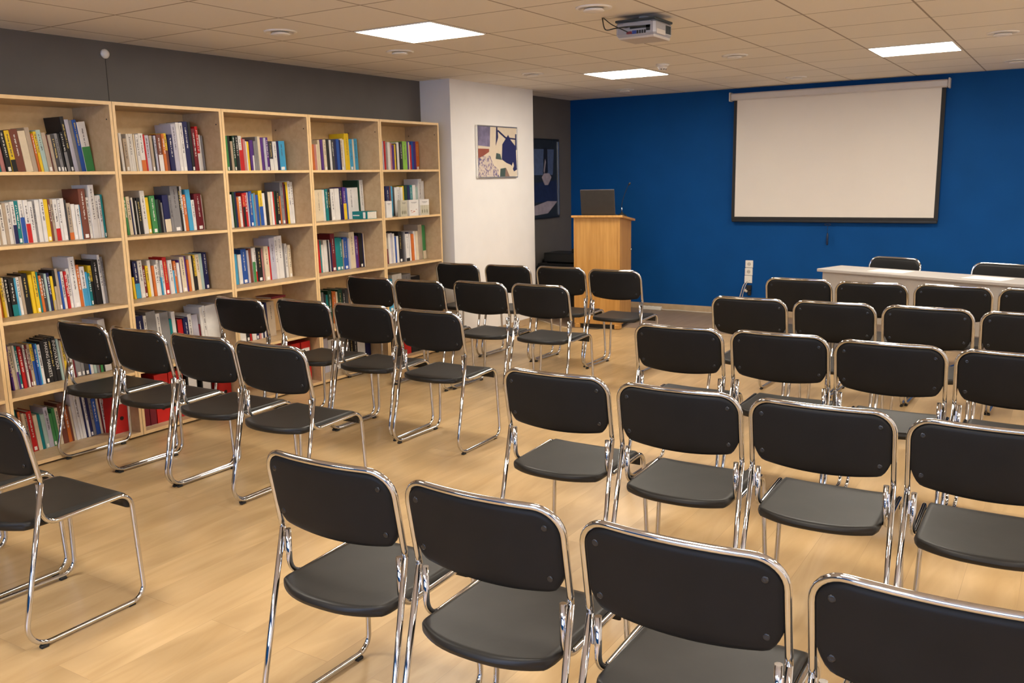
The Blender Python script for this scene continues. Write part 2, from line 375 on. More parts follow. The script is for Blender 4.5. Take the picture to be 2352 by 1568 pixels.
# ------------------------------------------------------------------ projection screen
t = thing('projection_screen', 'pull-down projection screen with black border on the blue wall', 'projection screen', (2.65, YB, 0))
YS = -.06
m = MB(); m.rbox(-1.065, 1.065, -.095, -.012, 2.338, 2.412, .012); m.build('case', M_case, t)
for sx in (-1, 1):
    MB().rbox(min(sx*1.065, sx*1.082), max(sx*1.065, sx*1.082), -.10, 0, 2.330, 2.425, .006).build('end_cap', M_case, t)
MB().box(-1.034, 1.048, YS, YS+.002, 1.06, 2.345).build('border', M_blackfab, t)
MB().box(-.998, 1.010, YS-.0012, YS, 1.097, 2.345).build('white_surface', M_screen, t)
MB().rbox(-1.03, 1.045, YS-.008, YS+.010, 1.040, 1.075, .006).build('bottom_bar', M_black, t)
MB().tube([(.004+.030*math.cos(a*math.pi/8), YS-.01, 1.022+.010*math.sin(a*math.pi/8)) for a in range(17)], .003, 6).build('pull_ring', M_cord, t)
MB().tube([(.004, YS-.01, 1.012), (.004, YS-.008, .93)], .0025, 6).build('pull_cord', M_cord, t)
MB().lathe([(.004, 0), (.011, .01), (.012, .09), (.009, .12), (.003, .13)], 12, M=Matrix.Translation((.006, YS-.008, .805))).build('pull_handle', M_cord, t)

# ------------------------------------------------------------------ sockets, plugs, power strip
zs = [(.531,.616), (.446,.531), (.360,.446)]
lab = ['top square socket plate of the stack of three on the blue wall', 'middle square socket plate of the stack of three on the blue wall', 'bottom plate of the stack of three on the blue wall, a cable plugged in']
for k, (z0, z1) in enumerate(zs):
    s_ = MB(); s_.rbox(-.043, .043, -.012, 0, -.041, .041, .004)
    t = thing('wall_socket', lab[k], 'socket', (1.815-.003*k, YB, (z0+z1)/2), group='socket plates on the blue wall')
    s_.build('plate', M_plastic, t)
    if k < 2:
        MB().cyl((0, -.0128, 0), .021, .002, 'y', 20).build('socket_well', mat('socket_shade', (.50,.46,.40), .5, vary=.02), t)
        MB().cyl((-.009, -.0136, 0), .003, .002, 'y', 8).cyl((.009, -.0136, 0), .003, .002, 'y', 8).build('pin_holes', M_black, t)
    else:
        MB().cyl((.016, -.0136, -.012), .003, .003, 'y', 8).build('jack', M_black, t)
t = thing('plug_adapter', 'black plug adapter hanging under the socket plates', 'plug', (1.825, YB, .31))
MB().rbox(-.026, .026, -.05, 0, -.026, .03, .006).build('body', M_black, t)
MB().lathe([(.018, 0), (.020, .02), (.010, .035), (.004, .04)], 12, M=Matrix.Translation((-.036, -.03, -.045)) @ Matrix.Rotation(.4, 4, 'Y')).build('white_plug', M_cablewht, t)
MB().rbox(-.012, .022, -.03, 0, -.085, -.026, .005).build('lower_plug', M_black, t)
o = MB().tube(cable_pts([(1.80, YB-.016, .385), (1.765, YB-.03, .34), (1.735, YB-.03, .24), (1.70, YB-.03, .10), (1.66, YB-.03, .008), (1.45, YB-.034, .007), (1.20, YB-.04, .007), (1.0, YB-.045, .010), (.86, YB-.075, .012), (.803, YB-.085, .02)], 8), .0045, 8).build('white_cable', M_cablewht)
tag(o, 'white cord running from the socket plates down along the baseboard', 'cable')
o = MB().tube(cable_pts([(1.81, YB-.016, .380), (1.785, YB-.035, .33), (1.76, YB-.035, .23), (1.75, YB-.03, .12), (1.78, YB-.05, .008)], 8), .0035, 8).build('white_cable', M_cablewht)
tag(o, 'shorter white cord hanging beside the other from the lowest socket plate', 'cable')
t = thing('power_strip', 'white power strip lying on the floor by the blue wall', 'power strip', (.69, 8.215, .003), -.03)
MB().rbox(-.115, .115, -.028, .028, 0, .042, .006).build('body', M_plastic, t)
for k in range(3): MB().cyl((-.07+k*.055, 0, .0405), .019, .002, 'z', 16).build('outlet', mat('outlet_shade', (.55,.50,.42), .5, vary=.02), t)

# ------------------------------------------------------------------ lectern, laptop, microphone
LA = math.radians(9)
t = thing('lectern', 'orange oak veneer lectern in front of the blue wall', 'lectern', (.705, 6.745, 0), LA)
LW, LD, LH = .247, .42, 1.150
prof = lambda y: LH - .05*y/LD
def panel(x0, x1): 
    m_ = MB(); vs = [(x0,0,.05),(x0,LD,.05),(x0,LD,prof(LD)),(x0,0,prof(0)),(x1,0,.05),(x1,LD,.05),(x1,LD,prof(LD)),(x1,0,prof(0))]
    m_.add(vs, [(0,3,2,1)[::-1],(4,5,6,7),(0,1,5,4)[::-1],(3,2,6,7),(0,3,7,4),(1,2,6,5)[::-1]]); return m_
panel(-LW, -LW+.018).build('side_panel', M_oak, t); panel(LW-.018, LW).build('side_panel', M_oak, t)
MB().box(-LW+.018, LW-.018, .010, .028, .05, LH-.002).build('front_panel', M_oak, t)
MB().box(-LW+.018, LW-.018, LD-.02, LD-.002, .08, LH-.06).build('door', M_oak, t)
mm = Matrix.Rotation(-math.atan(.05/LD), 4, 'X')
MB().rbox(-LW-.022, LW+.030, -.02, LD+.05, 0, .022, .002, M=Matrix.Translation((0, 0, LH)) @ mm).build('top_board', M_oak, t)
MB().box(-LW+.03, LW-.03, .03, LD-.03, .006, .05).build('plinth', M_black, t)
for sx in (-1, 1):
    MB().rbox(sx*(LW-.03)-.03, sx*(LW-.03)+.03, .0, .08, .003, .05, .006).build('foot', M_oak, t)
MB().cyl((LW, LD-.03, .80), .010, .016, 'x', 12).build('knob', M_chrome, t)
t = thing('laptop', 'dark laptop standing open on the lectern, its lid facing the chairs', 'laptop', (.675, 6.86, 1.1655), LA-.03)
MB().rbox(-.185, .185, -.02, .205, -.010, .012, .005, M=Matrix.Translation((0, 0, .004)) @ mm).build('base', M_laptop, t)
LM = Matrix.Translation((0, -.016, .014)) @ Matrix.Rotation(math.radians(8), 4, 'X')
lid = MB().rbox(-.185, .185, -.010, 0, 0, .255, .005, M=LM).build('lid', M_laptop, t)
MB().rbox(-.180, .183, -.0105, -.001, .248, .2565, .002, M=LM).build('lid_edge', M_laplogo, lid)
t = thing('gooseneck_microphone', 'thin black gooseneck microphone beside the laptop on the lectern', 'microphone', (.882, 6.97, 1.1465), LA)
MB().lathe([(.055, 0), (.055, .012), (.045, .024), (.018, .034), (.010, .05)], 20, M=mm).build('base', M_black, t)
MB().tube(cable_pts([(0, 0, .045), (.0, 0, .12), (.012, 0, .18), (.05, -.005, .28), (.075, -.01, .327)], 8), .0028, 8).build('gooseneck', M_black, t)
MB().cyl((0, 0, .05), .005, .05, 'z', 10).build('stem', M_chrome, t)
MB().lathe([(.004, 0), (.010, .006), (.011, .022), (.006, .030), (.001, .031)], 12, M=Matrix.Translation((.075, -.01, .324)) @ Matrix.Rotation(.6, 4, 'Y')).build('microphone_head', M_black, t)
o = MB().tube(cable_pts([(.50, 6.80, .006), (.56, 6.71, .006), (.68, 6.70, .006), (.74, 6.74, .006), (.78, 6.79, .008)], 8), .004, 8).build('floor_cable', M_cableblk)
tag(o, 'black cable on the floor at the foot of the lectern', 'cable')

# dark equipment behind the pillar
t = thing('equipment_cabinet', 'low dark cabinet between the pillar and the lectern', 'cabinet', (-.20, 7.66, 0))
MB().rbox(-.20, .30, -.25, .25, .05, .585, .006).build('body', M_black, t)
MB().box(-.18, .28, -.23, .23, .003, .05).build('plinth', M_rubber, t)
MB().rbox(-.195, .295, -.262, -.25, .07, .57, .003).build('door', M_black, t)
t = thing('amplifier', 'flat black amplifier lying on the low dark cabinet', 'amplifier', (-.10, 7.66, .585))
MB().rbox(-.255, .22, -.17, .17, .012, .118, .004).build('body', M_black, t)
MB().rbox(-.245, .21, -.176, -.17, .02, .11, .002).build('front_plate', M_rubber, t)
for k in range(4): MB().cyl((-.22+.41*(k % 2), -.13+.26*(k//2), 0), .014, .013, 'z', 12).build('foot', M_rubber, t)
t = thing('small_receiver', 'small black device on top of the amplifier', 'device', (.05, 7.64, .703))
MB().rbox(-.09, .09, -.07, .07, 0, .05, .01).build('body', M_black, t)
MB().cyl((-.05, -.03, .05), .008, .03, 'z', 12).build('knob', M_rubber, t)

# ------------------------------------------------------------------ pictures
def art1():
    """plain generic stand-in artwork: soft navy, cream and rust patches"""
    m = bpy.data.materials.new('abstract_print'); m.use_nodes = True; nt = m.node_tree; L = nt.links; b = nt.nodes['Principled BSDF']; b.inputs['Roughness'].default_value = .25
    tc = node(nt, 'ShaderNodeTexCoord'); nz = node(nt, 'ShaderNodeTexNoise'); nz.inputs['Scale'].default_value = 34; nz.inputs['Detail'].default_value = 2; nz.inputs['Distortion'].default_value = .6
    L.new(tc.outputs['Object'], nz.inputs['Vector'])
    cr = node(nt, 'ShaderNodeValToRGB'); cr.color_ramp.interpolation = 'CONSTANT'; e = cr.color_ramp.elements
    e[0].position = 0; e[0].color = (.16, .13, .24, 1); e[1].position = .40; e[1].color = (.36, .29, .35, 1)
    for p_, c_ in ((.47, (.62, .52, .42, 1)), (.60, (.50, .42, .44, 1)), (.64, (.66, .56, .44, 1))):
        x = e.new(p_); x.color = c_
    L.new(nz.outputs[0], cr.inputs[0]); L.new(cr.outputs[0], b.inputs['Base Color']); return m
def flat(m_, pts, x, mi): m_.add([(x, y, z) for y, z in pts], [tuple(range(len(pts)))], mi)
C_cream = mat('print_cream', (.66, .56, .43), .3, vary=.03); C_navy = mat('print_navy', (.022, .025, .095), .3, vary=.1)
C_rust = mat('print_rust', (.28, .08, .055), .3, vary=.08); C_viol = mat('print_violet', (.17, .15, .24), .3, vary=.4, scale=12)
C_green = mat('print_dark_green', (.06, .09, .08), .3, vary=.1); C_brn = mat('print_brown', (.24, .15, .11), .3, vary=.1)
C_pat = art1()
t = thing('picture_frame', 'small framed print of cream, navy and rust shapes on the white pillar', 'picture', (XC, 6.11, 1.822))
hw, hh = .365, .252
fr = MB(); r_ = .012
fr.rbox(0, .024, -hw, hw, hh-r_, hh, .002); fr.rbox(0, .024, -hw, hw, -hh, -hh+r_, .002); fr.rbox(0, .024, -hw, -hw+r_, -hh+r_, hh-r_, .002); fr.rbox(0, .024, hw-r_, hw, -hh+r_, hh-r_, .002)
fr.build('frame', M_alu, t)
a_ = MB(); a_.box(.001, .018, -hw+r_, hw-r_, -hh+r_, hh-r_, 0)
x = .0184; U = lambda u, v: (-hw+r_+u*(2*hw-2*r_), -hh+r_+v*(2*hh-2*r_))     # u left to right, v bottom to top
S_ = lambda pts, mi, dx=0: flat(a_, [U(*p_) for p_ in pts], x+dx, mi)
S_([(0,.62),(.30,.60),(.32,1),(0,1)], 3); S_([(0,.36),(.14,.42),(.28,.50),(.28,.56),(0,.56)], 2)
S_([(0,0),(.52,0),(.50,.16),(.38,.24),(.30,.42),(.14,.42),(0,.36)], 6)
S_([(.45,.62),(.47,1),(.50,1),(.52,.80)], 1); S_([(.60,.35),(.62,.66),(.78,.86),(.84,.76),(.98,.62),(1,.14),(.92,.10),(.84,.24),(.72,.28)], 1)
S_([(.58,.86),(.70,.78),(.98,.76),(.98,.79),(.72,.81),(.52,.95),(.50,.92)], 1, .0002); S_([(.96,.55),(1,.55),(1,.88),(.97,.88)], 1, .0002)
S_([(.44,.36),(.60,.34),(.56,.46),(.46,.48)], 4, .0002); S_([(.54,0),(.68,0),(.70,.18),(.56,.16)], 4); S_([(.68,0),(.80,0),(.72,.16),(.70,.18)], 5)
S_([(.86,.10),(.92,.22),(.90,.30),(.84,.18)], 0, .0003)
a_.build('print', [C_cream, C_navy, C_rust, C_viol, C_green, C_brn, C_pat], t)
t = thing('poster', 'large dark blue framed poster on the dark wall behind the pillar', 'picture', (XL, 7.625, 1.547))
hw, hh = .345, .455
fr = MB(); fr.rbox(0, .022, -hw, hw, hh-.012, hh, .002); fr.rbox(0, .022, -hw, hw, -hh, -hh+.012, .002); fr.rbox(0, .022, -hw, -hw+.012, -hh+.012, hh-.012, .002); fr.rbox(0, .022, hw-.012, hw, -hh+.012, hh-.012, .002)
fr.build('frame', M_black, t)
a_ = MB(); a_.box(.001, .016, -hw+.012, hw-.012, -hh+.012, hh-.012, 0); x = .0165
U = lambda u, v: (-hw+.012+u*(2*hw-.024), -hh+.012+v*(2*hh-.024))
S_ = lambda pts, mi, dx=0: flat(a_, [U(*p_) for p_ in pts], x+dx, mi)
S_([(.0,.55),(.92,.55),(.92,.88),(0,.88)], 1); S_([(.78,.50),(.94,.50),(.94,.90),(.84,.90)], 0, .0002); S_([(.45,.55),(.62,.58),(.60,.90),(.48,.90)], 2, .0002)
S_([(.40,.52),(.50,.42),(.62,.42),(.74,.52),(.66,.57),(.48,.57)], 3, .0004); S_([(.50,.57),(.55,.72),(.52,.76),(.47,.60)], 3, .0004)
S_([(0,.20),(.95,.20),(.95,.48),(0,.44)], 4, .0001); S_([(0,.03),(.60,.05),(.94,.20),(.60,.21),(0,.14)], 3, .0003)
a_.build('print', [mat('poster_dark', (.018,.022,.026), .4, vary=.2), mat('poster_blue', (.07,.10,.19), .4, vary=.2), mat('poster_black', (.012,.012,.016), .4, vary=.1), mat('poster_lilac', (.30,.26,.30), .4, vary=.15), mat('poster_navy', (.015,.022,.065), .4, vary=.3)], t)
MB().box(.0165, .024, hw-.034, hw-.012, -hh+.03, hh-.03).build('mirror_strip', M_alu, t)

# ------------------------------------------------------------------ white table with two papers
e0 = Vector((3.008, 6.355)); e1 = Vector((4.583, 5.795)); ang = math.atan2(e1.y-e0.y, e1.x-e0.x)
t = thing('conference_table', 'long narrow pale grey table turned slightly, in front of the screen', 'table', (e0.x, e0.y, 0), ang)
TL, TD, TZ = 2.20, .375, .752
MB().rbox(0, TL, 0, TD, TZ-.025, TZ, .003).build('tabletop', M_table, t)
MB().box(.06, TL-.06, .035, .053, .33, TZ-.025).build('modesty_panel', M_table, t)
for x_ in (.035, TL-.06): MB().box(x_, x_+.025, .035, TD-.02, 0.003, TZ-.025).build('side_panel', M_table, t)
for k, (px_, py_, r_, l_) in enumerate(((3.60, 6.355, -.30, 'white paper lying on the pale table, nearer its left end'), (4.33, 6.085, -.38, 'white paper lying on the pale table, nearer the right edge of the photo'))):
    o = MB().box(-.105, .105, -.149, .149, 0, .0012, M=Matrix.Rotation(math.pi/2, 4, 'Z')).build('paper_sheet', M_paper); o.location = (px_, py_, TZ+.0003); o.rotation_euler.z = r_
    tag(o, l_, 'paper', 'papers on the table')

# ------------------------------------------------------------------ the chairs
TR = .0090
def back_y(x, z): return .045*(.824-z)/.249 - .028*(1-min(1, (x/.2285)**2))*max(0, min(1, (z-.50)/.12))
def make_chair():
    t = thing('sled_chair', 'x', 'chair')
    # back frame: up one side, over the top, down the other
    P = []; zt = .824; rc = .070; xs = .2285; zj = .575
    side = [(-xs, z) for z in (zj, .60, .64, .68, .72, zt-rc)]
    arc = [(-xs+rc-rc*math.cos(a), zt-rc+rc*math.sin(a)) for a in [i*math.pi/2/8 for i in range(1, 9)]]
    top = [(-xs+rc+(2*xs-2*rc)*k/12, zt) for k in range(1, 12)]
    half = side+arc
    full = half + top + [(-x, z) for x, z in reversed(half)]
    MB().tube([(x, back_y(x, z), z) for x, z in full], TR, 12).build('back_frame', M_chrome, t)
    for s in (-1, 1):
        pts = [(s*.2285, .0452, .575), (s*.2385, -.084, .0), (s*.228, .392, .0), (s*.2100, .385, .432), (s*.2075, .042, .420), (s*.2075, .044, .571)]
        # raise the runner so the tube rests just over the rubber feet
        pts = [(x, y, z+.0145 if z < .01 else z) for x, y, z in pts]
        path = fillet(pts, [.075, .055, .050, .055], 8)
        leg = MB().tube(path, TR, 12).build('sled_leg', M_chrome, t)
        for yf in (-.015, .335):
            MB().rbox(s*.2360-.009 - (s*.0115 if yf > .2 else 0), s*.2360+.009 - (s*.0115 if yf > .2 else 0), yf-.014, yf+.014, 0, .011, .002).build('rubber_foot', M_rubber, leg)
        # weld plate between rear leg and seat rail stub
        MB().rbox(min(s*.2145, s*.2235), max(s*.2145, s*.2235), .036, .044, .50, .548, .002).build('weld_plate', M_chrome, leg)
    # backrest pad
    nx, nz = 30, 12; hw = .2215
    def zb(x):
        a = abs(x)/hw
        return .583 + .023*a**2.0 + .050*max(0, (a-.82)/.18)**2.2
    def ztop(x):
        a = abs(x); r = .064
        return .8165 if a <= hw-r else .8165 - r + math.sqrt(max(0, r*r-(a-(hw-r))**2))
    vs = []; fs = []
    def surf(sign):
        n = len(vs)
        for i in range(nx+1):
            x = hw*math.sin((i/nx-.5)*math.pi) if True else 0
            z0, z1 = zb(x), ztop(x)
            if z1 < z0+.004: z1 = z0+.004
            for j in range(nz+1):
                v = .5-.5*math.cos(j/nz*math.pi); z = z0+(z1-z0)*v
                e = min(1, min(hw-abs(x), z-z0, z1-z)/.010); th = .0115*math.sqrt(max(0, 1-(1-e)**2))
                if sign > 0: th *= 1.25
                vs.append((x, back_y(x, z)+.003+sign*th, z))
        for i in range(nx):
            for j in range(nz):
                a = n+i*(nz+1)+j; q = (a, a+nz+1, a+nz+2, a+1)
                fs.append(q if sign < 0 else q[::-1])
        return n
    surf(-1); surf(1)
    pad = MB().add(vs, fs, 0, True).build('backrest', M_vinyl, t)
    for sx in (-1, 1):
        for z in (.640, .775):
            x = sx*.188; y = back_y(x, z)+.003-.0115
            MB().lathe([(.0085, 0), (.0085, .0015), (.006, .003), (.0025, .0022)], 14, M=Matrix.Translation((x, y+.0005, z)) @ Matrix.Rotation(math.pi/2, 4, 'X')).build('rivet', M_rivet, pad)
    # seat pad: rear edge bowed, waterfall front
    nx, ny = 20, 22; vs = []; fs = []; L0 = .40
    def seat_pt(xh, v, n_):
        yr = -.068 + .058*abs(xh)**2.6
        yend = .338; arc = .085
        flatlen = yend - yr; tot = flatlen+arc; d = v*tot
        c = math.sqrt(max(0, 1-(1-min(1, v/.10))**2)) if v < .10 else 1
        hw_ = .1985*(.90+.10*c)
        e = min(1, min(v*tot, (1-v)*tot, (1-abs(xh))*hw_)/.013); th = .0155*math.sqrt(max(0, 1-(1-e)**2))
        dish = -.006*(1-xh*xh)*math.sin(min(1, max(0, v))*math.pi)
        if d <= flatlen: y = yr+d; z = .4285+dish; ny_, nz_ = 0, 1
        else:
            a = (d-flatlen)/.042; a = min(a, 1.9); y = yend+.042*math.sin(a); z = .4285+dish-.042*(1-math.cos(a)); ny_, nz_ = math.sin(a), math.cos(a)
        return (xh*hw_, y+n_*th*ny_, z+n_*th*nz_)
    for sgn in (1, -1):
        n = len(vs)
        for i in range(nx+1):
            xh = math.sin((i/nx-.5)*math.pi)
            for j in range(ny+1):
                v = .5-.5*math.cos(j/ny*math.pi); vs.append(seat_pt(xh, v, sgn))
        for i in range(nx):
            for j in range(ny):
                a = n+i*(ny+1)+j; q = (a, a+ny+1, a+ny+2, a+1); fs.append(q if sgn > 0 else q[::-1])
    MB().add(vs, fs, 0, True).build('seat', M_seat, t)
    return t
proto = make_chair()
CH = [('L',0,1,.715,.060,0),('L',0,2,1.212,.062,.01),('L',0,3,1.720,.060,0),
 ('L',1,0,.214,1.374,-.004),('L',1,1,.710,1.374,-.003),('L',1,2,1.206,1.384,.012),('L',1,3,1.702,1.376,.02),
 ('L',2,0,.213,2.488,.008),('L',2,1,.709,2.577,.006),('L',2,2,1.205,2.584,.014),('L',2,3,1.734,2.561,.010),
 ('L',3,0,.205,3.795,.012),('L',3,1,.712,3.775,.024),('L',3,2,1.208,3.861,.012),('L',3,3,1.704,3.883,.008),
 ('L',4,0,.205,4.978,.006),('L',4,1,.726,4.997,.008),('L',4,2,1.237,5.022,0),('L',4,3,1.761,4.966,0),
 ('R',0,0,3.191,.205,.014),('R',0,1,3.703,.196,-.004),('R',0,2,4.219,.181,.006),('R',0,3,4.728,.165,.004),
 ('R',1,0,3.203,1.446,.008),('R',1,1,3.718,1.420,.012),('R',1,2,4.214,1.420,.010),('R',1,3,4.716,1.395,.006),
 ('R',2,0,3.227,2.653,0),('R',2,1,3.723,2.674,-.010),('R',2,2,4.219,2.634,-.016),('R',2,3,4.715,2.625,-.01),
 ('R',3,0,3.221,3.806,-.016),('R',3,1,3.717,3.815,-.012),('R',3,2,4.213,3.816,-.014),('R',3,3,4.709,3.80,-.01),
 ('R',4,0,3.230,4.907,-.022),('R',4,1,3.726,4.860,-.016),('R',4,2,4.222,4.886,-.016),('R',4,3,4.718,4.875,-.01)]
ROWN = ['nearest row', 'second-nearest row', 'middle row', 'second-farthest row', 'farthest row']
POSL = ['nearest the bookcases', 'second from the bookcases', 'third from the bookcases', 'at the aisle end']
POSR = ['at the aisle end', 'second from the aisle', 'third from the aisle', 'at the photo edge']
first = True
for blk, row, k, x, y, r in CH:
    o = proto if first else copy_tree(proto); first = False
    o.location = (x, y, 0); o.rotation_euler.z = r
    o['label'] = 'black chrome chair in the %s, %s block, %s' % (ROWN[row], 'left' if blk == 'L' else 'right', (POSL if blk == 'L' else POSR)[k])
    o['group'] = 'black sled chairs in the %s block' % ('left' if blk == 'L' else 'right')
for x, y, r, l in ((3.577, 6.700, math.pi-.36, 'black chair facing the audience behind the pale table, the left one'), (4.405, 6.425, math.pi-.34, 'black chair facing the audience behind the pale table, cut by the photo edge')):
    o = copy_tree(proto); o.location = (x, y, .003); o.rotation_euler.z = r; o['label'] = l; o['group'] = 'black sled chairs behind the table'

# ------------------------------------------------------------------ bookcases
XB = -.04; B0 = 1.0699; BW = .8081; BD = .372; HB = 2.062
SZ = [1.655, 1.258, .848, .421, .033]
BAYN = ['fifth bookcase from pillar', 'fourth bookcase from pillar', 'third bookcase from pillar', 'second bookcase from pillar', 'bookcase beside pillar']
BAYL = ['pale maple bookcase, fifth from the pillar, cut by the left edge of the photo', 'pale maple bookcase, fourth from the pillar, with red binders at the bottom', 'pale maple bookcase in the middle, third from the pillar', 'pale maple bookcase, second from the pillar, with a teal book lying flat', 'pale maple bookcase right beside the white pillar']
def bookcase(y0, label):
    t = thing('bookcase', label, 'bookcase', (XB, y0, 0), 0, 'row of pale maple bookcases along the dark wall')
    w = BW-.003
    def P(name, *b):
        m_ = MB(); m_.box(*b, 0, fm={3: 1}); return m_.build(name, [M_shelf, M_shelflit], t)
    P('side_panel', -BD, 0, 0, .018, .012, HB); P('side_panel', -BD, 0, w-.018, w, .012, HB)
    P('top_panel', -BD, 0, .018, w-.018, HB-.020, HB); P('bottom_panel', -BD, -.001, .018, w-.018, .012, .033)
    for z in SZ[:4]: P('shelf', -BD, -.002, .018, w-.018, z-.018, z)
    P('back_panel', -BD-.006, -BD, 0, w, .012, HB)
    for x, yy in ((-.035, w-.018), (-.33, w-.018), (-.035, .018), (-.33, .018)):
        MB().cyl((x, yy-.0012 if yy > .1 else yy-.0008, 1.96), .005, .002, 'y', 8).build('hole_plug', M_black, t)
    for x in (-.06, -BD+.05):
        for yy in (.04, w-.04): MB().cyl((x, yy, 0), .018, .012, 'z', 12).build('foot', M_black, t)
    return t
bookcase(B0-BW, 'pale maple bookcase at the left edge, only its right side panel in view')
for b_ in range(5): bookcase(B0+b_*BW, BAYL[b_])

CC = dict(w=('white', (.70,.67,.63)), c=('cream', (.68,.57,.40)), e=('beige', (.42,.33,.24)), g=('grey', (.22,.21,.21)), G=('dark grey', (.05,.047,.05)), k=('black', (.014,.013,.014)),
 b=('blue', (.02,.08,.33)), n=('navy', (.012,.014,.075)), l=('light blue', (.06,.33,.55)), t=('teal', (.006,.19,.20)), r=('red', (.50,.015,.015)), m=('dark red', (.15,.012,.02)),
 o=('orange', (.56,.14,.025)), y=('yellow', (.74,.50,.02)), v=('green', (.05,.23,.07)), V=('dark green', (.012,.05,.028)), u=('purple', (.085,.028,.20)), p=('pink', (.48,.20,.19)),
 B=('brown', (.17,.05,.03)), L=('pale lilac', (.47,.45,.52)), a=('pale green', (.38,.50,.45)), h=('lime green', (.24,.48,.06)))
BM = {k: mat('book_cover_' + v[0].replace(' ', '_'), v[1], .5, spec=.3, vary=.07, scale=18) for k, v in CC.items()}
M_pages = mat('book_pages', (.66, .60, .50), .8, vary=.06, scale=60)
M_lab = mat('spine_label_white', (.82, .79, .75), .6, vary=.02)
M_ink_l = mat('title_ink_light', (.70, .67, .62), .5, vary=.03); M_ink_d = mat('title_ink_dark', (.06, .05, .06), .5, vary=.1); M_ink_y = mat('title_ink_gold', (.62, .45, .12), .5, vary=.1)
DARK = set('GkbntrmovVuBp')
def book_mesh(th, h, d, mb, M=None, ci=0, pi=1):
    """closed book standing on its lower edge: spine at x=0 facing +x, covers at both sides, pages set back"""
    c = min(.0025, th*.18)
    # spine + boards as one C-shaped section in x-y, extruded in z
    r = min(.004, th*.3); t2 = th
    sec = [(-d,0),(-r,0),(-r*.3,r*.3),(0,r),(0,t2-r),(-r*.3,t2-r*.3),(-r,t2),(-d,t2),(-d,t2-c),(-r-.002,t2-c),(-r-.002,c),(-d,c)]
    n = len(sec); vs = [(x,y,0) for x,y in sec]+[(x,y,h) for x,y in sec]
    fs = [(i,(i+1)%n,n+(i+1)%n,n+i) for i in range(n)]
    fs += [(0,11,10,1)[::1],(1,10,9,6),(1,6,5,4,3,2)[::-1],(6,9,8,7)]
    fs += [tuple(n+i for i in f[::-1]) for f in fs[-4:]]
    mb.add(vs, fs, ci, False, M)
    mb.box(-d+.003, -r-.002, c, t2-c, .003, h-.0045, pi, M)
def place(xs, y0, z, lean):
    return Matrix.Translation((xs, y0, z)) @ Matrix.Rotation(math.radians(lean), 4, 'X')
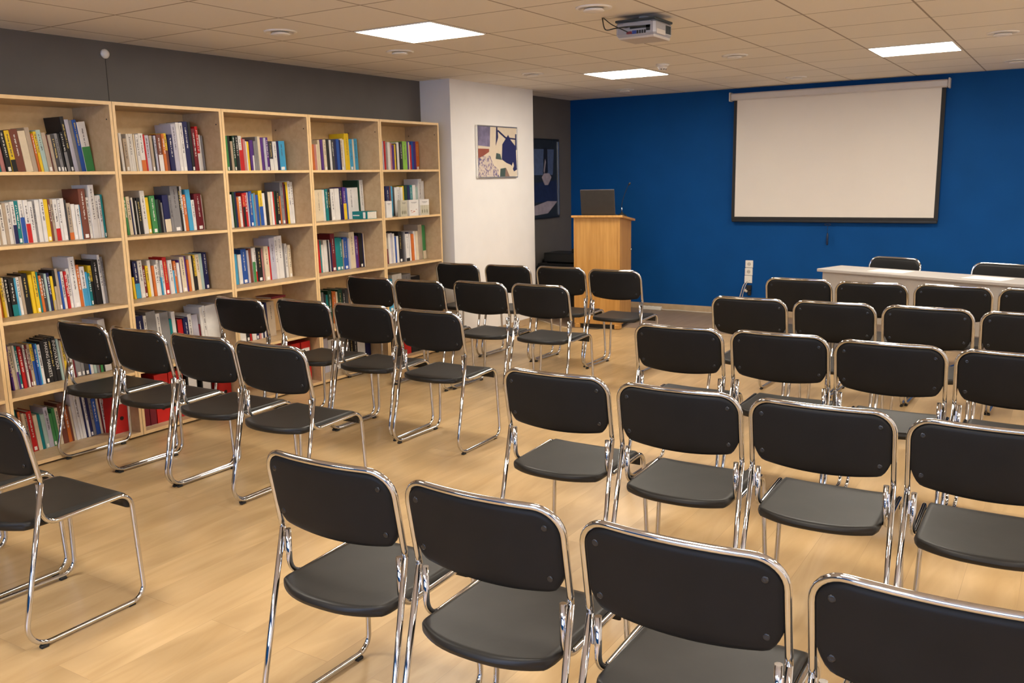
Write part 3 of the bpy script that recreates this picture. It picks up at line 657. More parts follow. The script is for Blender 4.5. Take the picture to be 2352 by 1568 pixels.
BOOKS = [
 (0,0,-0.229,"1.2664 0.0082 0.228 G 7 0;1.2745 0.0164 0.225 t 7 1;1.2909 0.0247 0.231 p 7 1;1.3156 0.0315 0.229 k 7 1;1.3471 0.03 0.23 yk30 7 1;1.3771 0.0486 0.237 B 7 1;1.4257 0.0444 0.23 c 7 1;1.4702 0.03 0.251 e 7 1;1.5002 0.0132 0.218 o 7 1;1.5134 0.0177 0.23 y 7 1;1.5311 0.0293 0.239 a 7 1;1.5604 0.027 0.225 e 7 1;1.5874 0.009 0.211 m 7 0;1.5964 0.0188 0.213 e 7 1;1.6152 0.0229 0.212 G 7 1;1.6381 0.0211 0.222 g 7 1;1.6592 0.0152 0.222 k 7 1;1.6744 0.0206 0.232 kg 7 1;1.695 0.0261 0.321 k 7 1;1.7212 0.027 0.306 L 7 1;1.7482 0.0204 0.303 g 7 1;1.7686 0.0274 0.306 b 7 1;1.7961 0.0556 0.294 wv 7 1"),
 (0,1,-0.169,"1.1808 0.0174 0.22 w 2 1;1.1982 0.0128 0.22 e 2 1;1.211 0.0252 0.221 w 2 1;1.2362 0.0207 0.229 e 2 1;1.2569 0.0238 0.228 w 2 1;1.2806 0.024 0.236 wn45 2 1;1.3046 0.0254 0.238 t 2 1;1.33 0.0262 0.243 wb60 2 1;1.3562 0.0277 0.242 wr45 2 1;1.3838 0.026 0.233 w 2 1;1.4099 0.0144 0.235 g 2 1;1.4242 0.0283 0.24 w 2 1;1.4525 0.0222 0.244 w 2 1;1.4747 0.0275 0.242 y 2 1;1.5021 0.0141 0.243 B 2 1;1.5163 0.0161 0.242 e 2 1;1.5324 0.028 0.24 wr30 2 1;1.5604 0.0144 0.236 w 2 1;1.5748 0.0264 0.245 w 2 1;1.6012 0.008 0.236 G 2 0;1.6091 0.0287 0.216 eo20 2 1;1.6378 0.0249 0.209 w 2 1;1.6627 0.0244 0.205 w 2 1;1.687 0.0082 0.204 l 2 0;1.6952 0.0446 0.297 B 2 1;1.7398 0.0208 0.246 w 2 1;1.7606 0.0385 0.319 w 2 1;1.7991 0.0176 0.254 w 2 1;1.8167 0.0199 0.257 w 2 1;1.8366 0.0135 0.261 t 2 1"),
 (0,2,-0.223,"1.182 0.016 0.24 o 3 1;1.1981 0.0161 0.229 y 3 1;1.2142 0.0138 0.225 c 3 1;1.2279 0.0211 0.223 k 3 1;1.249 0.0334 0.218 kt30 3 1;1.2825 0.0122 0.215 l 3 0;1.2947 0.0185 0.219 w 3 1;1.3132 0.0167 0.222 e 3 1;1.3299 0.0393 0.234 k 3 1;1.3692 0.0221 0.225 y 3 1;1.3913 0.0222 0.243 y 3 1;1.4135 0.0109 0.238 t 3 0;1.4244 0.018 0.215 o 3 1;1.4423 0.0226 0.221 G 3 1;1.4649 0.0143 0.223 a 3 1;1.4792 0.0183 0.225 n 3 1;1.4975 0.0164 0.204 ye30 3 1;1.5139 0.0178 0.237 ke60 3 1;1.5317 0.0186 0.246 e 3 1;1.5503 0.0133 0.227 b 3 0;1.5636 0.0201 0.226 w 3 1;1.5837 0.0169 0.224 r 3 1;1.6006 0.0237 0.238 w 3 1;1.6243 0.0411 0.306 w 3 1;1.6654 0.0207 0.256 o 3 1;1.6862 0.0314 0.242 wl45 3 1;1.7176 0.014 0.208 l 3 0;1.7316 0.0176 0.199 t 3 1;1.7492 0.0213 0.243 yk60 3 1;1.7705 0.043 0.275 k 3 1;1.8135 0.0181 0.305 w 3 1;1.8316 0.0182 0.291 g 3 1"),
 (0,3,-0.235,"1.2028 0.0122 0.265 u 4 1;1.215 0.0227 0.258 c 4 1;1.2377 0.0136 0.26 wu40 4 1;1.2513 0.0155 0.253 t 4 1;1.2668 0.0187 0.248 r 4 1;1.2856 0.0144 0.237 m 4 1;1.3 0.0126 0.253 w 4 1;1.3126 0.0127 0.249 m 4 1;1.3253 0.0172 0.252 e 4 1;1.3424 0.0192 0.249 yb60 4 1;1.3616 0.0129 0.246 b 4 1;1.3745 0.0103 0.248 l 4 0;1.3848 0.0207 0.239 w 4 1;1.4055 0.0228 0.259 k 4 1;1.4284 0.0263 0.266 k 4 1;1.4547 0.0232 0.268 k 4 1;1.4779 0.0267 0.27 k 4 1;1.5046 0.0148 0.254 a 4 1;1.5194 0.0122 0.242 e 4 0;1.5316 0.019 0.233 y 4 1;1.5505 0.0218 0.23 c 4 1;1.5724 0.0151 0.223 w 4 1;1.5875 0.011 0.231 m 4 0;1.5985 0.0361 0.221 g 4 1;1.6346 0.0224 0.219 g 4 1;1.657 0.0289 0.225 G 4 1;1.6859 0.0092 0.215 b 4 0;1.6952 0.0207 0.209 w 4 1;1.7158 0.0179 0.202 a 4 1;1.7338 0.0159 0.203 g 4 0;1.7496 0.0094 0.204 m 4 0;1.759 0.0182 0.195 v 4 0;1.7772 0.0095 0.227 k 4 0;1.7867 0.0493 0.33 w 4 1"),
 (0,4,-0.235,"1.2114 0.0089 0.276 t 5 0;1.2203 0.0101 0.271 k 5 0;1.2304 0.0167 0.258 o 5 1;1.2472 0.0168 0.245 c 5 1;1.264 0.0163 0.238 e 5 1;1.2803 0.0334 0.247 r 5 1;1.3137 0.0245 0.217 c 5 1;1.3382 0.0185 0.218 t 5 1;1.3568 0.0249 0.211 a 5 1;1.3816 0.0288 0.249 L 5 1;1.4105 0.0215 0.205 v 5 1;1.432 0.0191 0.232 v 5 1;1.4511 0.0192 0.23 c 5 1;1.4702 0.0322 0.253 B 5 1;1.5025 0.0241 0.243 o 5 1;1.5265 0.0131 0.229 B 5 0;1.5396 0.0151 0.219 c 5 0;1.5547 0.0231 0.294 w 5 1;1.5778 0.0186 0.288 w 5 1;1.5965 0.0214 0.281 w 5 1;1.6178 0.0121 0.272 n 5 0;1.6299 0.0148 0.263 w 5 1;1.6448 0.0203 0.256 n 5 1;1.6651 0.0205 0.245 g 5 1;1.6856 0.0309 0.235 b 5 1;1.7166 0.0138 0.23 c 5 0;1.7304 0.0118 0.227 m 5 0;1.7422 0.0181 0.224 w 5 1;1.7603 0.0168 0.217 w 5 0"),
 (1,0,-0.199,"2.0221 0.0212 0.235 w 3 1;2.0433 0.0291 0.202 e 3 1;2.0724 0.0176 0.231 w 3 1;2.09 0.0184 0.232 w 3 1;2.1084 0.0152 0.232 w 3 0;2.1235 0.0112 0.23 c 3 0;2.1348 0.0233 0.229 w 3 1;2.158 0.0349 0.236 wo30 3 1;2.1929 0.0121 0.231 r 3 0;2.205 0.0326 0.226 L 3 1;2.2377 0.0205 0.225 e 3 1;2.2582 0.0186 0.204 k 3 1;2.2768 0.0173 0.226 L 3 1;2.2941 0.0349 0.234 Bw45 3 1;2.3289 0.0211 0.238 o 3 1;2.35 0.0262 0.243 yB55 3 1;2.3762 0.0378 0.236 n 3 1;2.414 0.0375 0.303 L 3 1;2.4516 0.0262 0.315 w 3 1;2.4778 0.0293 0.315 w 3 1;2.5071 0.04 0.323 n 3 1;2.5471 0.0247 0.321 k 3 1;2.5718 0.0301 0.28 m 3 1;2.6019 0.0243 0.295 rw40 3 1;2.6262 0.0175 0.241 w 3 0;2.6437 0.0153 0.237 g 3 0"),
 (1,1,-0.235,"2.0365 0.0178 0.238 v 3 1;2.0543 0.0265 0.242 c 3 1;2.0807 0.0113 0.219 n 3 0;2.092 0.0154 0.234 w 3 0;2.1074 0.0134 0.232 k 3 0;2.1208 0.0108 0.213 w 3 0;2.1316 0.0284 0.231 k 3 1;2.16 0.0355 0.276 w 3 1;2.1955 0.0276 0.232 y 3 1;2.2231 0.0418 0.241 v 3 1;2.2649 0.0197 0.217 V 3 1;2.2845 0.012 0.219 k 3 0;2.2965 0.0106 0.213 k 3 0;2.3071 0.0178 0.195 g 3 0;2.3249 0.0466 0.244 nc35 3 1;2.3715 0.0188 0.241 g 3 1;2.3903 0.0614 0.3 g 3 1;2.4517 0.0163 0.298 k 3 1;2.468 0.0156 0.299 w 3 1;2.4836 0.0276 0.242 o 3 1;2.5112 0.0362 0.276 l 3 1;2.5474 0.0281 0.205 w 3 1;2.5755 0.0561 0.246 m 3 1;2.6317 0.0132 0.237 w 3 0"),
 (1,2,-0.235,"2.0376 0.017 0.141 y 3 0;2.0546 0.0358 0.242 nl40 3 1;2.0904 0.0346 0.243 w 3 1;2.125 0.0206 0.207 m 3 1;2.1455 0.0215 0.205 y 3 1;2.167 0.0257 0.238 w 3 1;2.1927 0.0178 0.201 o 3 0;2.2105 0.0268 0.206 w 3 1;2.2373 0.018 0.235 w 3 1;2.2552 0.0098 0.118 l 3 0;2.2651 0.0198 0.229 w 3 1;2.2848 0.0332 0.247 r 3 1;2.318 0.031 0.226 w 3 1;2.349 0.0143 0.155 l 3 0;2.3633 0.022 0.217 o 3 1;2.3853 0.0204 0.203 w 3 0;2.4058 0.0128 0.22 u 3 0;2.4186 0.037 0.239 c 3 1;2.4556 0.013 0.242 u 3 0;2.4686 0.0174 0.217 o 3 0;2.4861 0.0219 0.244 c 3 1;2.5079 0.0158 0.241 k 3 0;2.5238 0.0239 0.244 yk40 3 1;2.5477 0.0294 0.245 c 3 1;2.5771 0.0287 0.248 a 3 1;2.6058 0.0335 0.253 n 3 1"),
 (1,3,-0.181,"2.0087 0.0566 0.322 n 3 1;2.0653 0.0223 0.318 w 3 1;2.0875 0.0709 0.339 g 3 1;2.1584 0.031 0.319 w 3 1;2.1895 0.0654 0.321 g 3 1;2.2549 0.021 0.27 t 3 1;2.2758 0.0295 0.316 w 3 1;2.3054 0.0144 0.26 k 3 0;2.3198 0.0411 0.254 r 3 1;2.3609 0.0389 0.263 n 3 1;2.3998 0.0349 0.282 w 3 1;2.4347 0.0486 0.273 L 3 1;2.4833 0.0196 0.2 m 3 0;2.5029 0.0251 0.317 w 3 1;2.5281 0.0226 0.324 w 3 1;2.5506 0.1075 0.32 w 3 1"),
 (2,0,-0.235,"2.8701 0.0222 0.243 v 2 1;2.8923 0.0201 0.244 k 2 0;2.9124 0.0224 0.206 e 2 0;2.9348 0.0233 0.243 V 2 1;2.9582 0.0273 0.247 k 2 1;2.9854 0.0305 0.244 wr60 2 1;3.016 0.0138 0.23 r 2 0;3.0298 0.0247 0.224 p 2 1;3.0545 0.0124 0.21 w 2 0;3.0669 0.021 0.208 y 2 0;3.0879 0.0219 0.217 u 2 0;3.1098 0.0213 0.219 uw50 2 0;3.131 0.0222 0.212 g 2 0;3.1532 0.0215 0.243 g 2 0;3.1747 0.028 0.246 c 2 1;3.2027 0.0242 0.24 u 2 1;3.2269 0.0227 0.238 L 2 0;3.2496 0.0261 0.242 u 2 1;3.2757 0.037 0.215 Gw40 2 1;3.3127 0.0373 0.213 w 2 1;3.3501 0.0209 0.216 n 2 0;3.371 0.0702 0.218 l 2 1"),
 (2,1,-0.211,"2.8535 0.0262 0.233 w 2 1;2.8797 0.0189 0.25 V 2 0;2.8986 0.0167 0.251 n 2 0;2.9153 0.0213 0.212 o 2 0;2.9366 0.0253 0.217 w 2 1;2.9618 0.0247 0.238 rk60 2 1;2.9865 0.0233 0.243 r 2 1;3.0098 0.0156 0.244 L 2 0;3.0254 0.0298 0.252 b 2 1;3.0552 0.0158 0.234 l 2 0;3.0709 0.019 0.239 g 2 0;3.0899 0.0303 0.225 b 2 1;3.1202 0.0362 0.254 yb55 2 1;3.1564 0.0284 0.235 w 2 1;3.1848 0.0245 0.248 k 2 1;3.2092 0.0246 0.242 c 2 1;3.2338 0.0206 0.244 w 2 0;3.2545 0.0166 0.244 r 2 0;3.2711 0.0225 0.246 V 2 0;3.2936 0.0302 0.246 k 2 1;3.3237 0.0143 0.21 o 2 0;3.3381 0.0297 0.311 g 2 1;3.3678 0.0153 0.31 m 2 0;3.3831 0.012 0.295 k 2 0;3.3951 0.0206 0.313 y 2 1;3.4157 0.0259 0.318 w 2 1;3.4416 0.0261 0.312 w 2 1"),
 (2,2,-0.235,"2.8746 0.0276 0.219 l 2 1;2.9021 0.0343 0.214 w 2 1;2.9364 0.0515 0.25 b 2 1;2.9879 0.0208 0.239 L 2 0;3.0087 0.0266 0.249 B 2 1;3.0353 0.0268 0.251 wv60 2 1;3.0622 0.0231 0.253 wr30 2 1;3.0853 0.0486 0.246 k 2 1;3.1339 0.0176 0.238 p 2 0;3.1515 0.0454 0.255 c 2 1;3.197 0.0179 0.25 r 2 0;3.2149 0.0542 0.311 L 2 1;3.2691 0.0243 0.32 w 2 1;3.2935 0.0512 0.323 w 2 1;3.3446 0.0238 0.26 g 2 0;3.3684 0.0281 0.26 w 2 1;3.3965 0.0293 0.248 c 2 1"),
 (2,3,-0.235,"2.8309 0.0212 0.295 c 2 1;2.8522 0.0204 0.263 w 2 0;2.8726 0.0563 0.272 w 2 1;2.9289 0.0361 0.289 k 2 1;2.9649 0.0162 0.278 r 2 0;2.9812 0.0414 0.267 w 2 1;3.0225 0.0291 0.277 n 2 1;3.0516 0.0215 0.259 p 2 0;3.0731 0.0177 0.271 w 2 0;3.0908 0.0217 0.253 n 2 0;3.1125 0.0149 0.251 w 2 0;3.1274 0.0199 0.264 n 2 0;3.1473 0.0755 0.267 e 2 1"),
 (3,0,-0.235,"3.7098 0.0277 0.201 o 2 0;3.7375 0.0279 0.201 p 2 0;3.7654 0.024 0.202 c 2 0;3.7895 0.025 0.237 c 2 0;3.8144 0.026 0.239 u 2 0;3.8404 0.031 0.24 c 2 1;3.8714 0.0379 0.245 k 2 1;3.9093 0.0232 0.238 w 2 0;3.9325 0.0334 0.239 G 2 1;3.9658 0.0269 0.243 n 2 0;3.9927 0.0321 0.247 b 2 1;4.0249 0.0187 0.241 n 2 0;4.0436 0.0342 0.252 c 2 1;4.0778 0.0155 0.246 w 2 0;4.0933 0.0503 0.294 y 2 1;4.1436 0.0421 0.249 l 2 1;4.1857 0.0194 0.251 c 2 0;4.2051 0.048 0.255 l 2 1"),
 (3,1,-0.217,"3.698 0.0912 0.246 c 2 1;3.7892 0.0262 0.246 w 2 0;3.8154 0.0296 0.25 t 2 1;3.8451 0.0365 0.25 k 2 1;3.8816 0.0419 0.251 w 2 1;3.9235 0.055 0.252 w 2 1;3.9785 0.0342 0.256 n 2 1;4.0127 0.0371 0.261 uy50 2 1;4.0498 0.0234 0.255 b 2 0;4.0732 0.0306 0.253 w 2 0;4.1038 0.037 0.254 w 2 1;4.1408 0.065 0.255 w 2 1;4.2058 0.0225 0.315 V 2 0;4.2282 0.0453 0.316 w 2 1"),
 (3,2,-0.235,"3.7172 0.0241 0.264 r 2 0;3.7413 0.0195 0.258 t 2 0;3.7608 0.025 0.223 w 2 0;3.7858 0.0429 0.257 w 2 1;3.8287 0.0144 0.254 G 2 0;3.8431 0.0138 0.256 w 2 0;3.8568 0.011 0.231 n 2 0;3.8679 0.0486 0.302 m 2 1;3.9165 0.0534 0.267 t 2 1;3.9699 0.0312 0.261 t 2 1;4.0011 0.0143 0.249 eb40 2 0;4.0153 0.0517 0.263 b 2 1;4.067 0.0174 0.254 L 2 0;4.0844 0.0687 0.301 c 2 1;4.1531 0.034 0.267 u 2 1;4.1871 0.0178 0.26 m 2 0;4.2049 0.0419 0.287 k 2 1;4.2468 0.0128 0.283 n 2 0;4.2596 0.0128 0.282 c 2 0"),
 (3,3,-0.235,"3.7078 0.0267 0.288 V 2 1;3.7345 0.024 0.268 g 2 0;3.7584 0.0193 0.249 G 2 0;3.7777 0.0242 0.243 t 2 0;3.8019 0.0439 0.276 V 2 1;3.8458 0.0443 0.261 o 2 1;3.8901 0.0298 0.253 c 2 0;3.9199 0.0501 0.272 V 2 1;3.97 0.0405 0.264 k 2 1;4.0105 0.0409 0.266 G 2 1"),
 (3,4,-0.223,"3.6999 0.0581 0.282 L 2 1;3.7579 0.0786 0.263 w 2 1;3.8366 0.0599 0.259 w 2 1;3.8964 0.0811 0.251 g 2 1;3.9776 0.036 0.256 k 2 1;4.0135 0.0414 0.239 k 2 1;4.055 0.0471 0.235 k 2 1;4.102 0.0956 0.209 w 2 1;4.1977 0.0779 0.22 n 2 1"),
 (4,0,-0.235,"4.5628 0.0172 0.245 L 1 0;4.5801 0.0192 0.245 r 1 0;4.5993 0.0242 0.23 g 1 0;4.6235 0.036 0.237 w 1 0;4.6595 0.0274 0.231 p 1 0;4.6869 0.0266 0.214 u 1 0;4.7135 0.0178 0.221 y 1 0;4.7313 0.0159 0.227 k 1 0;4.7472 0.04 0.239 w 1 1;4.7872 0.0403 0.241 k 1 1;4.8275 0.0631 0.248 h 1 1;4.8906 0.0226 0.249 u 1 0;4.9132 0.0186 0.243 c 1 0;4.9318 0.0207 0.219 r 1 0;4.9525 0.0333 0.251 b 1 0;4.9859 0.0346 0.25 u 1 0;5.0205 0.0519 0.251 o 1 1"),
 (4,1,-0.205,"4.5312 0.0562 0.26 n 1 1;4.5874 0.0235 0.256 B 1 0;4.6108 0.0255 0.258 l 1 0;4.6364 0.0297 0.252 G 1 0;4.666 0.0318 0.244 w 1 0;4.6979 0.0401 0.251 w 1 1;4.738 0.0323 0.247 w 1 0;4.7703 0.0264 0.257 y 1 0;4.7967 0.0379 0.26 V 1 0;4.8346 0.0361 0.26 n 1 0;4.8707 0.0468 0.263 t 1 1;4.9175 0.0473 0.263 w 1 1;4.9647 0.0318 0.246 a 1 0;4.9965 0.0534 0.315 w 1 1;5.0499 0.0323 0.299 w 1 0"),
 (4,2,-0.205,"4.5354 0.0136 0.131 m 2 0;4.5491 0.0322 0.261 w 2 0;4.5813 0.0243 0.266 L 2 0;4.6057 0.0269 0.259 w 2 0;4.6326 0.0246 0.232 b 2 0;4.6572 0.0289 0.233 w 2 0;4.686 0.0515 0.27 k 2 1;4.7376 0.0218 0.263 G 2 0;4.7594 0.0185 0.265 g 2 0;4.7779 0.0508 0.245 wk12 2 1;4.8287 0.0188 0.256 n 2 0;4.8475 0.0223 0.242 w 2 0;4.8698 0.0362 0.239 o 2 0;4.906 0.0313 0.262 w 2 0;4.9373 0.0367 0.261 c 2 0;4.974 0.0565 0.316 e 2 1;5.0305 0.0473 0.307 vc25 2 1"),
 (4,3,-0.235,"4.5638 0.0557 0.286 l 2 1;4.6195 0.1338 0.321 w 2 1;4.7532 0.1288 0.306 g 2 1;4.8821 0.1323 0.276 k 2 1"),
]
SHN = ['top shelf', 'second shelf', 'third shelf', 'fourth shelf', 'bottom shelf']
ORD = ['first','second','third','fourth','fifth','sixth','seventh','eighth','ninth','tenth','eleventh','twelfth','thirteenth','fourteenth','fifteenth','sixteenth','seventeenth','eighteenth']
stuff = MB(); KEY = list(CC); nbook = 0
rnd = random.Random(3)
def adj(th, h):
    a = ''
    if h > .285: a = 'tall '
    if th > .042: a += 'thick '
    elif th < .0135: a += 'thin '
    return a
for bay, sh, xs, txt in BOOKS:
    rows = [r.split() for r in txt.split(';')]
    rows = [(float(r[0]), float(r[1]), float(r[2]), r[3], float(r[4]), int(r[5])) for r in rows]
    Z = SZ[sh]; ylo = B0+bay*BW+.020; yhi = B0+(bay+1)*BW-.026
    # hidden books filling the left end of the shelf, seen only from other angles
    yy = ylo; lim = rows[0][0]-rows[0][2]*math.sin(math.radians(rows[0][4]))-.003
    while yy < lim-.012:
        th = min(rnd.uniform(.014, .034), lim-yy); h = rnd.uniform(.20, .25)
        book_mesh(th-.0008, h, .145, stuff, place(xs-.004, yy, Z, 0), KEY.index(rnd.choice('wcegkbnrtovB')), len(KEY)); yy += th
    cnt = {}; names_ = [CC[r[3][0]][0] for r in rows]
    cand = []
    for i, r in enumerate(rows):
        nm = names_[i]; cnt[nm] = cnt.get(nm, 0)+1
        L_ = names_[i-1] if i else None; R_ = names_[i+1] if i+1 < len(rows) else None
        if L_ and R_: nb = 'between %s and %s ones' % (L_, R_) if L_ != R_ else 'between two %s ones' % L_
        elif L_: nb = 'beside a %s one at row end' % L_
        else: nb = 'before a %s one at row start' % R_
        cand.append((adj(r[1], r[2]) + nm, nb, cnt[nm]))
    for i, (y0, th, h, code, lean, big) in enumerate(rows):
        c0 = code[0]; c1 = code[1] if len(code) > 1 else None; frac = int(code[2:] or 50)/100 if c1 else 0
        t_ = th*math.cos(math.radians(lean))-.0009
        d = min(.140 if h < .27 else .165, XB-BD+.0 and (xs-(XB-BD))-.004)
        xj = xs + (0 if h > .27 else rnd.uniform(-.008, .006))
        d = min(d, xj-(XB-BD)-.002)
        h = min(h, (.372 if sh == 0 else SZ[sh-1]-Z-.018)-.006)
        Mx = place(xj, y0, Z+.0004, lean)
        if not big:
            book_mesh(t_, h, d, stuff, Mx, KEY.index(c0), len(KEY)); 
            if c1: stuff.box(.0002, .0008, .0008, t_-.0008, 0.001, h*frac, KEY.index(c1), Mx)
            continue
        nbook += 1
        nm, nb, k = cand[i]
        same = sum(1 for q in cand if q[0] == nm and q[1] == nb)
        lb = '%s book %s, %s, %s' % (nm, nb, SHN[sh], BAYN[bay])
        if same == 1 and len(lb.split()) <= 16: lb = '%s book %s, %s, %s' % (nm, nb, SHN[sh], BAYN[bay])
        else: lb = '%s %s book from left on %s, %s' % (ORD[min(k-1, 17)], names_[i], SHN[sh], BAYN[bay])
        mb = MB(); book_mesh(t_, h, d, mb, None, 0, 1)
        o = mb.build('book', [BM[c0], M_pages]); o.matrix_world = Mx
        tag(o, lb, 'book', 'books on the %s of the %s' % (SHN[sh], BAYN[bay]))
        if c1:
            MB().box(.0001, .0007, .0008, t_-.0008, .001, h*frac).build('spine_band', BM[c1], o)
        word = {(0,3,'485'): 0}.get(0)
        dark = c0 in DARK
        # small white shelf-mark sticker at the foot of many spines
        if rnd.random() < .40 and not c1 and t_ > .008:
            MB().box(.0001, .0006, t_*.25, t_*.75, .006, .028).build('spine_label', M_lab, o)
        # illegible title strokes running down the spine
        special = None
        if bay == 0 and sh == 3 and c0 == 'k':
            kk = cand[i][2]; special = {2: 'MAKING MARKETS', 4: 'INNOVATION'}.get(kk)
        if special:
            cu = bpy.data.curves.new('t', 'FONT'); cu.body = special; cu.size = .019 if len(special) > 10 else .024; cu.extrude = 0; cu.resolution_u = 2
            tmp = bpy.data.objects.new('t', cu); COL.objects.link(tmp)
            dg = bpy.context.evaluated_depsgraph_get(); dg.update(); me = bpy.data.meshes.new_from_object(tmp.evaluated_get(dg)); bpy.data.objects.remove(tmp)
            wmax = max(v.co.x for v in me.vertices); hm = max(v.co.y for v in me.vertices); sxx = h*(.80 if len(special) > 10 else .66)/wmax; syy = min(t_*.74/hm, 3)
            for v in me.vertices:
                X, Y = v.co.x*sxx, v.co.y*syy; v.co = (.0009, t_*.13+Y, h*.93-X)
            me.materials.clear(); me.materials.append(M_ink_l)
            tt = bpy.data.objects.new('title', me); COL.objects.link(tt); tt.parent = o
        elif rnd.random() < .72 and t_ > .009:
            ink = (M_ink_l if rnd.random() < .75 else M_ink_y) if dark else M_ink_d
            tm = MB(); zt_ = h*rnd.uniform(.86, .95); ze = h*rnd.uniform(.32, .5); wd = min(t_*.42, .008); ya = t_*.5-wd/2
            z_ = zt_
            while z_ > ze:
                l = rnd.uniform(.0025, .0055); tm.box(.0001, .0006, ya+wd*rnd.choice((0, 0, .3)), ya+wd*rnd.choice((1, 1, .7)), z_-l, z_)
                z_ -= l+rnd.choice((.0014, .0016, .002, .007))
            tm.build('title', ink, o)
stuff_o = stuff.build('assorted_books', [BM[k] for k in KEY]+[M_pages])
tag(stuff_o, 'the many thinner and smaller books squeezed in between the others on all shelves', 'books', None, 'stuff')

# flat books, cards, binders
def lying(x0, y0, z, lx, ly, h, ck, label, rz=0, spine='y-'):
    Mx = Matrix.Translation((x0, y0, z)) @ Matrix.Rotation(rz, 4, 'Z')
    mb = MB(); c = .003
    mb.box(-lx, 0, 0, ly, 0, c, 0); mb.box(-lx, 0, 0, ly, h-c, h, 0); mb.box(-.003, 0, 0, ly, c, h-c, 0); mb.box(-lx+.004, -.003, .004, ly-.004, c, h-c, 1)
    o = mb.build('book', [BM[ck], M_pages]); o.matrix_world = Mx
    return tag(o, label, 'book')
mb = MB(); LX, LY, LH_ = .205, .122, .062
mb.box(-LX, 0, 0, LY, 0, .003, 0); mb.box(-LX, 0, 0, LY, LH_-.003, LH_, 0); mb.box(-LX, 0, 0, .004, .003, LH_-.003, 0); mb.box(-LX+.004, -.003, .004, LY-.004, .003, LH_-.003, 1)
o = mb.build('book', [BM['t'], M_pages]); o.location = (-.058, 4.118, 1.2585)
tag(o, 'thick teal book lying flat on the second shelf, second bookcase from pillar', 'book')
MB().box(-.185, -.165, -.0008, .0002, .014, .046).box(-.155, -.085, -.0008, .0002, .026, .033).box(-.045, -.020, -.0008, .0002, .006, .056).build('title', M_lab, o)
lying(-.14, 3.105, .421+.298, .16, .15, .016, 'm', 'dark red book lying flat on top of a row, fourth shelf, third bookcase from pillar', .06)
cards = [(4.355, .074, 'w', 'first cream leaflet stack propped before the books, bookcase beside the pillar'), (4.545, .088, 'e', 'beige leaflet stack with a leaf drawing, second of the four before the books'),
         (4.663, .126, 'w', 'white leaflet stack with a reddish bird drawing, third of the four before the books'), (4.815, .128, 'w', 'white leaflet stack, rightmost of the four propped before the books')]
M_draw = mat('leaflet_drawing', (.20, .19, .12), .6, vary=.2, scale=60); M_draw2 = mat('leaflet_red_drawing', (.45, .17, .12), .6, vary=.3, scale=60); M_bg = mat('leaflet_beige_ground', (.50, .46, .34), .6, vary=.05)
for k, (y0, w_, ck, lb) in enumerate(cards):
    t = thing('leaflet_stack', lb, 'leaflets', (-.052, y0, 1.258), 0, 'leaflet stacks in the bookcase beside the pillar')
    MB().rbox(-.035, 0, 0, w_, 0, .138, .001).build('leaflets', BM[ck] if k != 1 else M_bg, t)
    if k == 3: MB().box(0, .0008, .002, w_-.002, .004, .088).build('printed_ground', M_bg, t)
    if k:
        g_ = MB(); xx = .0009
        def blob(cy, cz, ry, rz_, n_=9): g_.add([(xx, cy+ry*math.cos(a*2*math.pi/n_), cz+rz_*math.sin(a*2*math.pi/n_)) for a in range(n_)], [tuple(range(n_))])
        if k == 2:
            blob(w_*.2, .045, .012, .004); blob(w_*.5, .038, .016, .005); blob(w_*.75, .055, .008, .003); blob(w_*.3, .028, .02, .002)
        else:
            for q in range(3): blob(w_*(.22+.26*q), .035, .008, .018); g_.box(xx-.0003, xx, w_*(.22+.26*q)-.001, w_*(.22+.26*q)+.001, .03, .085)
        g_.build('drawing', M_draw2 if k == 2 else M_draw, t)
    MB().box(.0006, .0012, w_*.2, w_*.8, .115, .118).box(.0006, .0012, w_*.3, w_*.7, .108, .110).build('heading', M_ink_d, t)
M_redb = mat('red_binder_card', (.52, .012, .010), .4, vary=.05); M_blkb = mat('black_binder_card', (.012, .012, .012), .45, vary=.1)
M_hole = mat('binder_hole_shadow', (.01, .004, .004), .6, vary=.1)
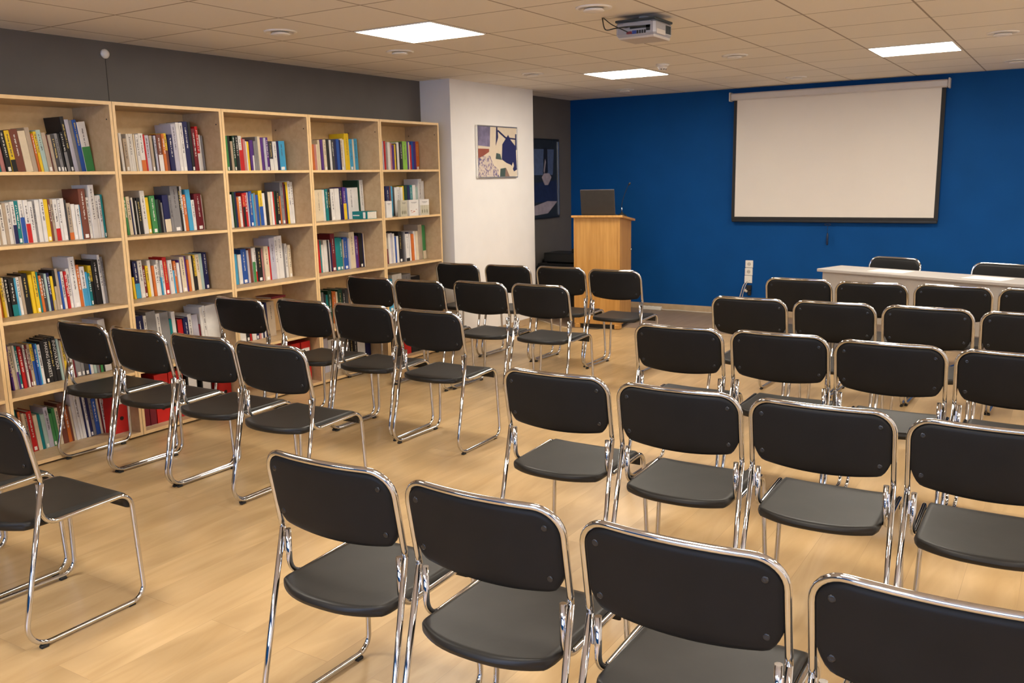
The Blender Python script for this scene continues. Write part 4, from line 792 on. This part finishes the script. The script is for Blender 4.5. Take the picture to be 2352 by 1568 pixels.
def binder(bay, y0, w_, h, m_, label, lab=None, hole=True, x=-.115):
    t = thing('ring_binder', label, 'binder', (x, y0, .033), 0, 'ring binders on the bottom shelves')
    b = MB(); b.box(-.27, -.267+.265, 0, w_, 0, h); b.build('cover', m_, t)
    MB().box(-.002, .0, .002, w_-.002, .0, .003).build('metal_edge', M_alu, t)
    if hole:
        MB().cyl((0, w_*.5, .095), .013, .0012, 'x', 16).build('finger_ring', M_alu if m_ is M_blkb else M_hole, t)
        MB().cyl((.0006, w_*.5, .095), .0105, .0012, 'x', 16).build('finger_hole', M_hole, t)
    if lab: MB().box(0, .0014, w_*.12, w_*.88, h-lab[0], h-lab[1]).build('label', M_lab, t)
    return t
binder(0, 1.744, .102, .322, M_redb, 'red binder with white label at the right end of the bottom shelf, fifth bookcase', (.135, .05), True, -.13)
for k, (y0, w_, m_, lb, lab) in enumerate([(1.915+.03, .040, 'm', 'dark red thin binder at the left of the red ones, fourth bookcase from the pillar', None), (1.990, .045, 'm', 'second thin dark red binder beside the first red one, fourth bookcase from the pillar', None),
    (2.042, .100, 'R', 'red binder, left of the two side by side, fourth bookcase from the pillar', (.13, .06)), (2.150, .110, 'R', 'red binder, right of the two side by side, fourth bookcase from the pillar', (.15, .06)),
    (2.290, .085, 'K', 'black binder with large white label, left one, fourth bookcase from the pillar', (.20, .05)), (2.405, .085, 'K', 'black binder with large white label, right one, fourth bookcase from the pillar', (.20, .05)),
    (2.550, .105, 'R', 'red binder alone at the right end, bottom shelf, fourth bookcase from the pillar', (.13, .06)), 
    (3.250, .088, 'R', 'red binder, left of the two in the third bookcase from the pillar', (.13, .06)), (3.350, .095, 'R', 'red binder with white label, right of the two in the third bookcase', (.13, .05)),
    (4.46, .085, 'K', 'black binder left of the red one, bookcase beside the pillar', None), (4.600, .090, 'R', 'red binder between black ones, bottom shelf, bookcase beside the pillar', None), (4.70, .09, 'K', 'black binder right of the red one, bookcase beside the pillar', None), (4.80, .09, 'K', 'black binder at the right end, bookcase beside the pillar', None)]):
    mm_ = {'R': M_redb, 'K': M_blkb, 'm': BM['m']}[m_]
    binder(0, y0, w_, .322 if m_ != 'm' else .30, mm_, lb, lab, m_ != 'm')
print('individual books', nbook)
